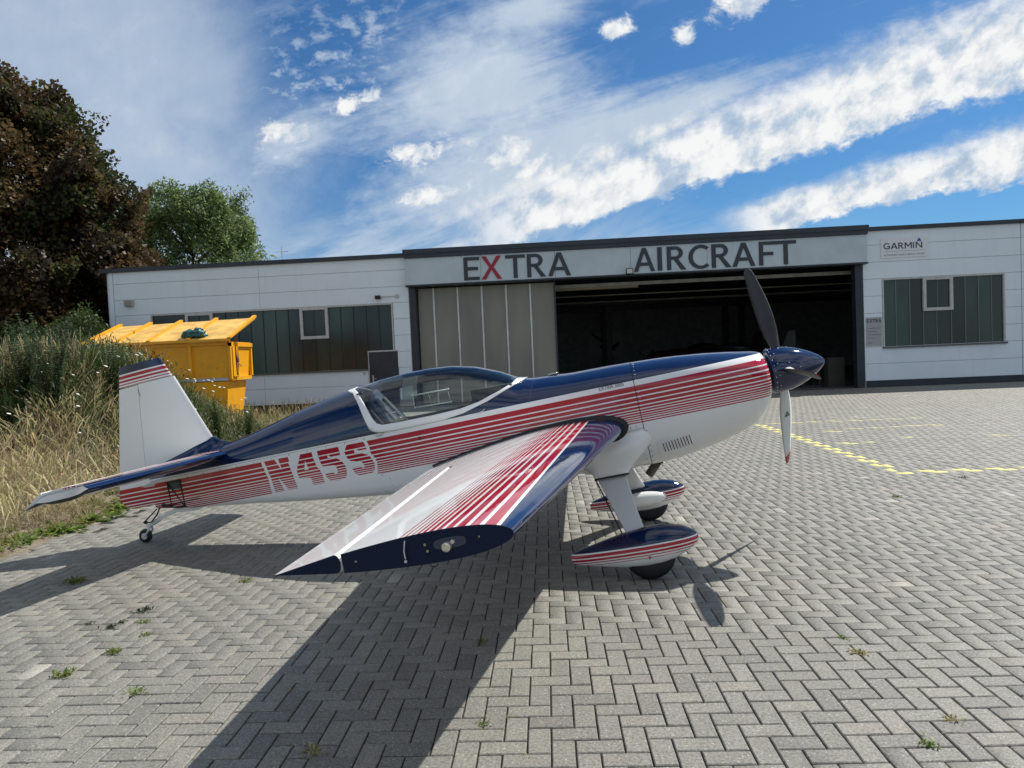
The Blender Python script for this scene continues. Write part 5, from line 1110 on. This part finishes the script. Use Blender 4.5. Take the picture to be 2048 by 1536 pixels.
def leaf_clump_(cen, n, rad_, h_, lw, ll, colA):
    base = np.array(cen)+rng.normal(0, rad_, (n, 3))*np.array([1, 1, .8]); az = rng.uniform(0, 2*math.pi, n); el = rng.uniform(-.4, 1.1, n); L = rng.uniform(.5, 1, n)*ll
    d = np.column_stack([np.cos(az)*np.cos(el), np.sin(az)*np.cos(el), np.sin(el)]); s_ = np.column_stack([-np.sin(az), np.cos(az), 0*az]); w_ = (L*lw)[:, None]
    V = np.stack([base-s_*w_*.2, base+s_*w_*.2, base+d*L[:, None]*.45+s_*w_/2, base+d*L[:, None]*.45-s_*w_/2, base+d*L[:, None]*.45-s_*w_/2, base+d*L[:, None]*.45+s_*w_/2, base+d*L[:, None]+s_*w_*.1, base+d*L[:, None]-s_*w_*.1], 1)
    F = np.array([[0, 1, 2, 3], [4, 5, 6, 7]]); FF = (F[None]+8*np.arange(n)[:, None, None]).reshape(-1, 4); c = np.clip(np.array(colA)*(1+rng.normal(0, .22, (n, 1))), .004, 1); C = np.ones((n, 8, 4)); C[:, :, :3] = c[:, None]
    return V.reshape(-1, 3), FF, C.reshape(-1, 4)
def blades(base, h, w, lean, curl, col, head=None, tipcol=None):
    """base Nx3, per-blade height/width/lean -> mesh arrays (3 segments)"""
    n = len(base); az = rng.uniform(0, 2*math.pi, n); face = rng.uniform(0, math.pi, n); px_, py_ = np.cos(face), np.sin(face); lx, ly = np.cos(az), np.sin(az)
    ts = np.array([0, .4, .75, 1.]); ws = np.array([1, .85, .55, .08]) if head is None else np.array([.5, .4, .5, .3])
    V = np.zeros((n, 8, 3)); C = np.zeros((n, 8, 4))
    for i, (t, ww) in enumerate(zip(ts, ws)):
        off = lean*h*(t**1.3)+curl*h*t**3; zz = h*t*(1-.18*lean*t-.35*curl*t*t); c = base+np.stack([lx*off, ly*off, zz], -1)
        if head is not None and i >= 2: ww = head
        V[:, 2*i] = c-np.stack([px_, py_, 0*px_], -1)*(w*ww/2)[:, None] if np.ndim(w) else c-np.stack([px_, py_, 0*px_], -1)*(w*ww/2)
        V[:, 2*i+1] = c+np.stack([px_, py_, 0*px_], -1)*(w*ww/2)[:, None] if np.ndim(w) else c+np.stack([px_, py_, 0*px_], -1)*(w*ww/2)
        cc = col*(1-t)+(tipcol if tipcol is not None else col)*t; C[:, 2*i, :3] = cc; C[:, 2*i+1, :3] = cc
    C[:, :, 3] = 1; F = np.array([[0, 1, 3, 2], [2, 3, 5, 4], [4, 5, 7, 6]]); FF = (F[None]+8*np.arange(n)[:, None, None]).reshape(-1, 4)
    return V.reshape(-1, 3), FF, C.reshape(-1, 4)
def merge(parts):
    Vs, Fs, Cs = [], [], []; o = 0
    for V, F, C in parts: Vs.append(V); Fs.append(F+o); Cs.append(C); o += len(V)
    return np.concatenate(Vs), np.concatenate(Fs), np.concatenate(Cs)
def colr(n, c, v=.25): return np.clip(np.array(c)[None]*(1+rng.normal(0, v, (n, 1)))*(1+rng.normal(0, .08, (n, 3))), .005, 1)
def scatter(n, x0, x1, y0, y1, dens=None):
    pts = []
    while sum(len(p_) for p_ in pts) < n:
        q = np.stack([rng.uniform(x0, x1, n*2), rng.uniform(y0, y1, n*2)], -1)
        if dens is not None: q = q[rng.uniform(0, 1, len(q)) < dens(q[:, 0], q[:, 1])]
        pts.append(q)
    q = np.concatenate(pts)[:n]; return np.column_stack([q, mound_h(q[:, 0], q[:, 1])-.01])
def pn(x, y, f, s_=0.): return .5+.5*np.sin(x*f+s_+1.7*np.sin(y*f*.8+s_))*np.cos(y*f*.9-s_+1.3*np.sin(x*f*.6))
STRAW, STRAW2, GREEN, OLIVE, DGREEN = (.42, .35, .19), (.27, .20, .10), (.060, .110, .026), (.11, .125, .040), (.028, .052, .018)
parts = []
tallz = lambda x, y: sm((y-8.9)/1.2)*(x < -4.95)*(.30+.70*pn(x, y, .9, 2.))
hsc = lambda x, y: np.clip((-4.75-x)/1.5, .30, 1.)*(1-.45*sm((y-12.0)/3.0)*sm((x+7.5)/1.5))
b0 = scatter(26000, -10.5, -4.8, 8.6, 16.5, tallz); n = len(b0); mixg = pn(b0[:, 0], b0[:, 1], 1.6, .5)[:, None]
parts.append(blades(b0, rng.uniform(.35, .85, n)*hsc(b0[:, 0], b0[:, 1]), rng.uniform(.008, .016, n), rng.uniform(.05, .5, n), rng.uniform(0, .45, n), colr(n, GREEN)*mixg+colr(n, OLIVE)*(1-mixg)))
for rep_ in range(1):
    b0 = scatter(15000, -10.5, -4.8, 8.9, 15.5, tallz)
    for (bx, by, bz), hh in zip(b0, rng.uniform(.1, .8, len(b0))*hsc(b0[:, 0], b0[:, 1])): parts.append(leaf_clump_((bx, by, bz+hh), 7, .10, .1, .24, .085, (GREEN, DGREEN, OLIVE, (.10, .15, .06))[int(3.99*min(.99, pn(bx, by, 1.1, 6.)*.7+rng.uniform()*.3))]))
b0 = scatter(4200, -10.5, -4.8, 8.6, 16.5, lambda x, y: tallz(x, y)*(pn(x, y, 1.5, 4.) > .42)); n = len(b0)
parts.append(blades(b0, rng.uniform(.5, 1.0, n)*hsc(b0[:, 0], b0[:, 1]), rng.uniform(.003, .006, n), rng.uniform(.0, .25, n), rng.uniform(0, .15, n), colr(n, STRAW2), head=2.6, tipcol=colr(n, STRAW)))
# sunlit dry slope at the front
b0 = scatter(6500, -9.0, -4.75, 5.2, 10.5, lambda x, y: (x < edge_x(8)-.05)*(.06+.94*pn(x, y, 2.2, 1.)**1.5)*(1-.8*sm((-5.6-x)/.7)*sm((9.3-y)/.8)))
n = len(b0); parts.append(blades(b0, rng.uniform(.10, .38, n), rng.uniform(.004, .008, n), rng.uniform(.2, .9, n), rng.uniform(.1, .6, n), colr(n, STRAW2), tipcol=colr(n, STRAW)))
b0 = scatter(3000, -6.4, -4.9, 6.6, 10.6, lambda x, y: .3+.7*pn(x, y, 1.9, 3.)); n = len(b0)
parts.append(blades(b0, rng.uniform(.30, .62, n), rng.uniform(.003, .006, n), rng.uniform(.1, .5, n), rng.uniform(.05, .3, n), colr(n, STRAW), head=2.8, tipcol=colr(n, (.50, .43, .24))))
# flat verge between mound and facade
b0 = scatter(17000, -11.5, -4.72, 14.5, 25.0, lambda x, y: (.3+.7*pn(x, y, 1.3))); n = len(b0)
parts.append(blades(b0, rng.uniform(.07, .26, n), rng.uniform(.006, .014, n), rng.uniform(.1, .6, n), rng.uniform(0, .4, n), colr(n, (.11, .15, .04)), tipcol=colr(n, (.22, .22, .08))))
b0 = scatter(2200, -11.5, -4.75, 13.5, 24.6); n = len(b0)
parts.append(blades(b0, rng.uniform(.22, .55, n), rng.uniform(.004, .007, n), rng.uniform(.0, .3, n), rng.uniform(0, .2, n), colr(n, OLIVE), head=2.6, tipcol=colr(n, STRAW)))
V, F, C = merge(parts); fastmesh('meadow_grass', V, F, M_GRASS, attrs={'col': C}, kind='stuff', label='tall dry and green meadow grass covering the mound and verge', category='grass')
# broad-leaved low weeds along the paving edge
def leaf_clump(cen, n, rad_, h_, lw, ll, colA, up=.5):
    base = np.array(cen)+np.column_stack([rng.normal(0, rad_*.25, n), rng.normal(0, rad_*.25, n), np.zeros(n)]); az = rng.uniform(0, 2*math.pi, n); el = rng.uniform(.15, 1.2, n)*up*2
    L = rng.uniform(.5, 1, n)*ll; d = np.column_stack([np.cos(az)*np.cos(el), np.sin(az)*np.cos(el), np.sin(el)]); s_ = np.column_stack([-np.sin(az), np.cos(az), 0*az]); w_ = (L*lw)[:, None]
    p0 = base; p1 = base+d*L[:, None]*.5+s_*w_/2; p2 = base+d*L[:, None]-np.array([0, 0, 1])*(L*.22)[:, None]; p3 = base+d*L[:, None]*.5-s_*w_/2
    V = np.stack([p0, p1, p2, p3], 1).reshape(-1, 3); F = (np.array([[0, 1, 2, 3]])[None]+4*np.arange(n)[:, None, None]).reshape(-1, 4); c = colr(n, colA, .2); C = np.ones((n, 4, 4)); C[:, :, :3] = c[:, None]; return V, F, C.reshape(-1, 4)
parts = []
for i in range(190):
    y = rng.uniform(5.0, 12.5); x = edge_x(y)-rng.uniform(-.05, .75)*rng.uniform(.3, 1); parts.append(leaf_clump((x, y, float(mound_h(x, y))), int(rng.integers(14, 34)), rng.uniform(.12, .3), .1, .28, rng.uniform(.08, .20), (.12, .19, .035) if rng.uniform() < .7 else (.20, .22, .06), .35))
V, F, C = merge(parts); fastmesh('edge_weeds', V, F, M_GRASS, attrs={'col': C}, kind='stuff', label='low bright green weeds along the left edge of the paving', category='weeds')
# dead leaf and soil litter over the slope
b0 = scatter(9000, -8.5, -4.7, 5.4, 10.5, lambda x, y: .2+.8*pn(x, y, 3.1, 2.)); V, F, C = leaf_clump((0, 0, 0), 9000, .01, .1, .5, .035, (.30, .25, .17), .2); V = V+np.repeat(b0, 4, 0); fastmesh('dry_litter', V, F, M_GRASS, attrs={'col': C}, kind='stuff')
# weeds in the joints of the paving
tufts = [(.20, 4.9), (-2.05, 4.78)]
import itertools
def gpx(u_, v_):
    r_ = _r2*((u_-1024)/FPX)-_u2*((v_-768)/FPX)+_f; t_ = -CAM_H/r_[2]; return r_[0]*t_, r_[1]*t_
TW = [((128, 1350), .13, 'pale green rosette weed in a joint at the lower left of the paving'), ((228, 1305), .11, 'leafy green weed tuft between pavers, left of the wing shadow'), ((287, 1222), .12, 'upright dark weed seedling in the lit paving left of the wing shadow'), ((222, 1255), .10, 'dark bushy weed, one of three in a row on the left paving'), ((243, 1245), .07, 'smallest dark weed beside the bushy one on the left paving'), ((285, 1245), .08, 'small brown weed below the upright seedling'),
      ((290, 1270), .08, 'yellow green weed with a light paver behind it'), ((270, 1385), .10, 'thin weed sprig low in the left foreground paving'), ((180, 1247), .06, 'tiny dark weed at the left end of the row of weeds'), ((150, 1165), .17, 'green weed clump inside the tail shadow'), ((490, 1162), .11, 'spiky weed just below the wing tip point'), ((625, 1505), .10, 'straw coloured weed in the wing shadow at the bottom edge'),
      ((965, 1284), .07, 'bright green tuft in the wing shadow edge, near the picture centre'), ((968, 1448), .06, 'bright green tuft in lit paving near the bottom centre'), ((1685, 1275), .06, 'green tuft in the paving at the lower right'), ((1720, 1305), .09, 'yellow straw tuft in the right paving'), ((1855, 1488), .08, 'green tuft with pale tips in the lower right paving'), ((1795, 994), .10, 'green moss patch in the right middle paving'), ((1905, 1440), .07, 'pale star shaped dry tuft in the lower right corner paving'), ((1925, 955), .09, 'thin dark weed beside the yellow dashes on the right')]
for (pu, pv_), s_, lab in TW:
    x, y = gpx(pu, pv_); V, F, C = leaf_clump((0, 0, .0), 44, s_*.9, s_, .30, s_*.46, (.34, .30, .13) if ('straw' in lab or 'dry' in lab or 'pale star' in lab) else ((.05, .07, .03) if 'dark' in lab else (.16, .21, .05)), .5)
    o = fastmesh('weed_tuft', V, F, M_GRASS, attrs={'col': C}, label=lab, category='weed', group='weeds growing in the paving joints'); o.location = (x, y, -.003)
parts = []
for i in range(300):
    a = int(rng.integers(-40, 110)); b_ = int(rng.integers(-70, 14)); x, y = ab2w(a, b_)
    if abs(x) > .72*y or y < 2.6 or x < -4.9: continue
    parts.append(leaf_clump((x, y, -.004), int(rng.integers(4, 10)), rng.uniform(.02, .06), .02, .2, rng.uniform(.012, .035), (.30, .27, .12) if rng.uniform() < .5 else (.14, .17, .05), .3))
V, F, C = merge(parts); fastmesh('joint_moss', V, F, M_GRASS, attrs={'col': C}, parent=paving, kind='stuff')
# tall leafy weeds as individuals
def tall_weed(x, y, h_, lab, colA, nst=5, flower=None):
    z0 = float(mound_h(x, y))-.02; root = empty('tall_weed', (x, y, z0), 0, lab, 'plant', 'tall weeds on the mound'); b = MB(); parts = []
    for i in range(nst):
        az = rng.uniform(0, 6.28); ln_ = rng.uniform(.05, .35)*h_*.6; hh = h_*rng.uniform(.75, 1.); b.tube([(0, 0, 0), (ln_*.4*math.cos(az), ln_*.4*math.sin(az), hh*.5), (ln_*math.cos(az), ln_*math.sin(az), hh)], [.006, .005, .002], 5)
        for t in np.linspace(.12, 1, int(26*h_)):
            q = ln_*t**1.2; parts.append(leaf_clump((q*math.cos(az), q*math.sin(az), hh*t), 9, .02, .1, .26, .10*(1.15-t*.6), colA, .35))
            if flower is not None and t > .8: parts.append(leaf_clump((q*math.cos(az), q*math.sin(az), hh*t+.02), 4, .04, .02, .6, .03, flower, .8))
    b.build('stem', pmat('green_stem', (.10, .12, .05), .7) if 'M_STEM' not in globals() else M_STEM, root); V, F, C = merge(parts); fastmesh('foliage', V, F, M_GRASS, root, attrs={'col': C})
M_STEM = pmat('weed_stem', (.10, .12, .05), .7)
tall_weed(-6.55, 9.7, 1.35, 'bushy grey green mugwort at the far left edge of the mound', (.085, .125, .070), 12)
tall_weed(-6.15, 9.6, 1.55, 'tallest grey green mugwort spire left on the mound', (.090, .130, .075), 8)
tall_weed(-6.9, 9.0, 1.0, 'dark green weed at the left frame edge below the mugwort', (.03, .065, .02), 8)
tall_weed(-6.4, 9.1, .85, 'low dark green bush at the foot of the left mugwort', (.028, .06, .018), 9)
tall_weed(-5.75, 10.4, 1.15, 'pale flowering weed right of the tall mugwort', (.075, .11, .045), 6, (.55, .55, .40))
tall_weed(-5.35, 10.6, 1.1, 'slim brownish weed behind the tail fin top', (.12, .11, .05), 5, (.40, .36, .22))
tall_weed(-5.35, 11.6, .85, 'green weed between the tail fin and the yellow skip', (.06, .10, .03), 6)
tall_weed(-5.2, 12.6, .85, 'yellow green weed in front of the yellow skip wall', (.10, .14, .04), 6, (.5, .5, .3))
tall_weed(-5.1, 13.8, .8, 'green weed at the lower corner of the skip', (.07, .11, .035), 6)
# white flower heads
fl_ = rng.uniform(0, 1, (70, 2)); b = MB()
for a_, c_ in fl_:
    x = -7.2+a_*2.4; y = 8.6+c_*6; b.tube([(x, y, float(mound_h(x, y))+.62+.2*a_), (x+.002, y, float(mound_h(x, y))+.625+.2*a_)], rng.uniform(.014, .03), 7)
b.build('flower_heads', pmat('white_umbel', (.70, .70, .62), .9), kind='stuff')

# --- yellow skip
M_YEL = bpy.data.materials.new('yellow_skip_paint'); M_YEL.use_nodes = True; N = NT(M_YEL.node_tree); bs = N.n['Principled BSDF']; t = N.node('ShaderNodeTexCoord')
a1 = N.noise(t.outputs['Object'], 2.5, 7, .7); a2 = N.noise(t.outputs['Object'], 16., 6, .75)
c0 = N.mix(N.m('MULTIPLY', N.ss(a1, .45, .75), .5), (.78, .36, .005), (.45, .22, .03)); c0 = N.mix(N.m('MULTIPLY', N.ss(a2, .58, .72), .7), c0, (.16, .07, .03)); N.l.new(c0, bs.inputs['Base Color']); bs.inputs['Roughness'].default_value = .45
M_YLID = pmat('faded_yellow_lid', (.66, .40, .10), .6, var=.25, varscale=3)
M_RUST = pmat('rusty_steel', (.10, .04, .025), .8, var=.4, varscale=20)
sk = empty('waste_skip', (-7.22, 18.5, 0), 0, 'yellow lidded waste skip standing on the verge in front of the long window', 'skip')
b = MB(); X0, X1, Y0, Y1 = -3.62, 0., 0., 1.55
b.addm([(X0, Y0, 2.32), (X1, Y0, 2.32), (X1, Y1, 2.32), (X0, Y1, 2.32), (X0, Y0+.02, 1.40), (X1-.06, Y0+.02, 1.40), (X1-.06, Y1-.12, 1.40), (X0, Y1-.12, 1.40)], [(0, 4, 5, 1), (1, 5, 6, 2), (2, 6, 7, 3), (3, 7, 4, 0), (4, 7, 6, 5)])
b.addm([(X0+.3, .1, 1.30), (X1-.10, .06, 1.30), (X1-.10, 1.35, 1.30), (X0+.3, 1.35, 1.30), (X0+.5, .2, .05), (X1-.22, .12, .05), (X1-.22, 1.15, .05), (X0+.5, 1.15, .05)], [(0, 4, 5, 1), (1, 5, 6, 2), (2, 6, 7, 3), (3, 7, 4, 0), (0, 1, 2, 3)])
b.build('skip_body', M_YEL, sk)
b = MB(); b.box(X0-.02, X1+.02, -.05, .0, 2.24, 2.33); b.box(X1, X1+.05, -.05, Y1, 2.20, 2.30); b.box(X1-.07, X1+.02, .0, Y1-.1, 1.32, 1.42); b.box(X1-.02, X1+.05, -.05, .05, 1.36, 2.3)
b.box(X1-.04, X1+.03, Y1-.08, Y1, 1.42, 2.25)
for x in (-1.0, -2.0, -3.0): b.box(x-.04, x+.04, -.06, .01, 1.4, 2.26)
b.build('rim_bars', M_YEL, sk)
b = MB(); b.addm([(X0-.1, -.12, 2.40), (X1+.08, -.12, 2.40), (X1+.10, 1.75, 3.02), (X0-.1, 1.75, 2.93), (X0-.1, -.12, 2.36), (X1+.08, -.12, 2.36), (X1+.10, 1.75, 2.98), (X0-.1, 1.75, 2.89)], [(0, 1, 2, 3), (4, 7, 6, 5), (0, 4, 5, 1), (1, 5, 6, 2), (2, 6, 7, 3), (3, 7, 4, 0)])
lid = b.build('skip_lid', M_YLID, sk)
for x, dd in ((X0-.08, .0), (-2.85, .0), (-2.0, 0), (-1.0, 0), (X1+.07, .02)):
    t_ = (x-X0)/4.; zb = 2.93+.09*t_; MB().addm([(x-.05, -.14, 2.40), (x+.05, -.14, 2.40), (x+.05, 1.80, zb+.02), (x-.05, 1.80, zb+.02), (x-.05, -.14, 2.43), (x+.05, -.14, 2.43), (x+.05, 1.80, zb+.085), (x-.05, 1.80, zb+.085)], [(0, 1, 2, 3), (4, 7, 6, 5), (0, 4, 5, 1), (1, 5, 6, 2), (2, 6, 7, 3), (3, 7, 4, 0)]).build('lid_rib', M_YEL, lid)
b = MB(); b.box(X0-.15, X1+.08, -.16, -.115, 2.33, 2.385); b.build('lid_hinge_bar', M_YEL, sk)
b = MB(); b.tube([(X1+.07, .22, 2.55), (X1+.09, .22, 1.95), (X1+.08, .25, 1.45)], .018, 6); b.tube([(X1+.06, .40, 2.5), (X1+.08, .36, 1.9), (X1+.07, .33, 1.4)], .012, 6); b.sphere((X1+.10, .28, 1.85), .06, 1, (.6, 1, 1.6)); b.tube([(X1+.1, .3, 1.75), (X1+.1, .55, 1.68)], .010, 5); b.build('lid_lever', M_RUST, sk)
b = MB(); b.box(X1+.055, X1+.075, .05, .42, 1.42, 2.2); b.build('side_stiffener', M_YEL, sk)
# crumpled bag on the lid
bm = bmesh.new(); bmesh.ops.create_icosphere(bm, subdivisions=4, radius=1)
for w in bm.verts:
    p_ = w.co.copy(); k_ = 1+.16*math.sin(5*p_.x+2*p_.y)+.12*math.sin(9*p_.y+4*p_.z)+.10*math.sin(13*p_.x-6*p_.z)+.05*math.sin(23*p_.y+17*p_.x); w.co = Vector((p_.x*.29*k_, p_.y*.20*k_, max(p_.z, -.35)*.16*k_))
b = MB(); b.bm(bm); bag = b.build('plastic_bag', pmat('teal_plastic', (.025, .11, .11), .32, var=.5, varscale=7), smooth=True, label='crumpled teal plastic bag lying on the lid of the yellow skip', category='bag'); bag.location = (-7.22-.88, 18.5+.12, 2.53)

# --- trees
def tree(name, loc, H, env, nb, nleaf, lsz, cols, trunk_r, lab, droop=0., seed=1, zlow=.22):
    """env(z01)->radius fraction; crown from clumps along limbs"""
    global rng
    rg = np.random.default_rng(seed); root = empty(name, loc, 0, lab, 'tree'); b = MB(); cl = []
    b.tube([(0, 0, -.1), (.1, .05, H*.2), (-.05, .1, H*.45), (.05, 0, H*.75)], [trunk_r, trunk_r*.8, trunk_r*.5, trunk_r*.15], 10)
    for i in range(nb):
        z01 = zlow+(1-zlow)*rg.uniform(0, 1)**.9; rr = env(z01)*rg.uniform(.35, 1)**.5; az = rg.uniform(0, 2*math.pi); c_ = np.array([rr*math.cos(az), rr*math.sin(az), z01*H]); cl.append((c_, rg.uniform(.55, 1.15)))
        z0 = max(.15*H, z01*H-rr*.55-.5); z0 = min(z0, .7*H); m_ = np.array([c_[0]*.5, c_[1]*.5, (z0+c_[2])/2+.2]); r0 = trunk_r*.25*rg.uniform(.5, 1)
        if i % 5 == 0: b.tube([(0, 0, z0), tuple(m_), tuple(c_)], [r0, r0*.6, r0*.2], 5)
    b.build('trunk', M_BARK, root)
    cs = np.array([c_[0] for c_ in cl]); sz = np.array([c_[1] for c_ in cl]); idx = rg.integers(0, nb, nleaf); dirs = rg.normal(0, 1, (nleaf, 3)); dirs /= np.linalg.norm(dirs, axis=1)[:, None]
    rad_ = (rg.uniform(0, 1, nleaf)**.45)[:, None]*sz[idx][:, None]; P_ = cs[idx]+dirs*rad_*np.array([1, 1, .72])*lsz[1]
    if droop: P_[:, 2] -= droop*rg.uniform(0, 1, nleaf)**2*sz[idx]*1.8
    tw_ = .25*np.stack([np.sin(P_[:, 2]*3+P_[:, 1]), np.cos(P_[:, 0]*3), np.sin(P_[:, 0]*2.5+P_[:, 1]*2)], -1); P_ += tw_
    nrm = rg.normal(0, 1, (nleaf, 3))+np.array([0, 0, .8]); nrm /= np.linalg.norm(nrm, axis=1)[:, None]; t1 = np.cross(nrm, rg.normal(0, 1, (nleaf, 3))); t1 /= np.linalg.norm(t1, axis=1)[:, None]; t2 = np.cross(nrm, t1)
    L = lsz[0]*rg.uniform(.6, 1.2, (nleaf, 1)); Wd = L*lsz[2]
    V = np.stack([P_-t1*L/2, P_+t2*Wd/2-t1*L*.05, P_+t1*L/2-nrm*L*.15, P_-t2*Wd/2-t1*L*.05], 1).reshape(-1, 3); F = np.arange(nleaf*4).reshape(-1, 4)
    cidx = rg.integers(0, len(cols), nb)[idx]; mix_ = rg.uniform(0, 1, nleaf) < .25; cidx = np.where(mix_, rg.integers(0, len(cols), nleaf), cidx)
    cc = np.array(cols)[cidx]*(1+rg.normal(0, .22, (nleaf, 1))); C = np.ones((nleaf, 4, 4)); C[:, :, :3] = np.clip(cc, .004, 1)[:, None]
    fastmesh('crown', V, F, M_LEAF, root, attrs={'col': C.reshape(-1, 4)})
    return root
tree('copper_maple', (-21.0, 29.5, 0), 13.3, lambda z: 5.5*math.sqrt(max(.02, 1-((z-.42)/.60)**2))*(1-.12*math.sin(z*25)), 560, 300000, (.19, 1.10, .85), [(.110, .066, .030), (.075, .048, .024), (.070, .078, .026), (.050, .062, .022), (.130, .088, .038), (.050, .036, .022)], .42, 'large dark copper leaved maple rising left of the hangar', seed=5, zlow=.10)
tree('willow_tree', (-16.7, 38.5, 0), 11.0, lambda z: 3.9*math.sqrt(max(.02, 1-((z-.55)/.52)**2))*(1-.10*math.sin(z*19)), 170, 80000, (.24, 1.05, .34), [(.20, .28, .095), (.15, .22, .08), (.26, .33, .13), (.10, .15, .06)], .3, 'light green willow like tree behind the roof of the hangar', droop=.75, seed=9, zlow=.2)
def shrub(x, y, h_, r_, lab, cols, nl, seed):
    t_ = tree('shrub', (x, y, float(mound_h(x, y)) if y < 25 else 0), h_, lambda z: r_*math.sqrt(max(.05, 1-((z-.45)/.6)**2)), 40, nl, (.11, .75, .6), cols, .07, lab, seed=seed, zlow=.08); t_['category'] = 'shrub'; t_['group'] = 'shrubs below the maple'
DG = [(.030, .050, .018), (.040, .065, .020), (.022, .036, .014)]
shrub(-14.6, 24.2, 3.3, 1.7, 'dark green shrub against the left corner of the hangar', [(.05, .09, .02), (.07, .12, .03), (.04, .06, .02)], 16000, 21)
shrub(-17.6, 24.5, 3.6, 2.0, 'dark shrub left of the corner shrub under the maple', DG, 17000, 22)
shrub(-13.4, 20.6, 2.7, 1.4, 'low dark shrub behind the left end of the skip', DG, 12000, 24)
shrub(-21.0, 26.0, 4.2, 2.4, 'tall dark shrub below the trunk of the maple', DG, 17000, 25)
shrub(-16.0, 19.0, 2.9, 1.8, 'broad dark shrub at the far left behind the mugwort', DG, 15000, 26)
shrub(-24.5, 40., 5.0, 4.0, 'wide hedge shrub far behind the maple', [(.04, .06, .02), (.06, .08, .03)], 14000, 27)
# far house roof peeping over the mound
hs_ = empty('distant_house', (-32.5, 50, 0), R(8), 'distant house with red tiled roof glimpsed over the mound', 'house')
b = MB(); b.box(-5, 5, 0, 7, 0, 2.7); b.build('wall', pmat('house_render', (.55, .52, .46), .8), hs_)
b = MB(); b.prism([(-.6, 2.7), (3.5, 5.0), (7.6, 2.7)], 'x', -5.4, 5.4); b.build('roof', pmat('red_roof_tile', (.25, .09, .06), .8, var=.3, varscale=4), hs_)
b = MB(); b.box(-5.4, 5.4, -.75, -.6, 2.62, 2.74); b.build('gutter', M_ALU, hs_)
bpy.context.view_layer.update()
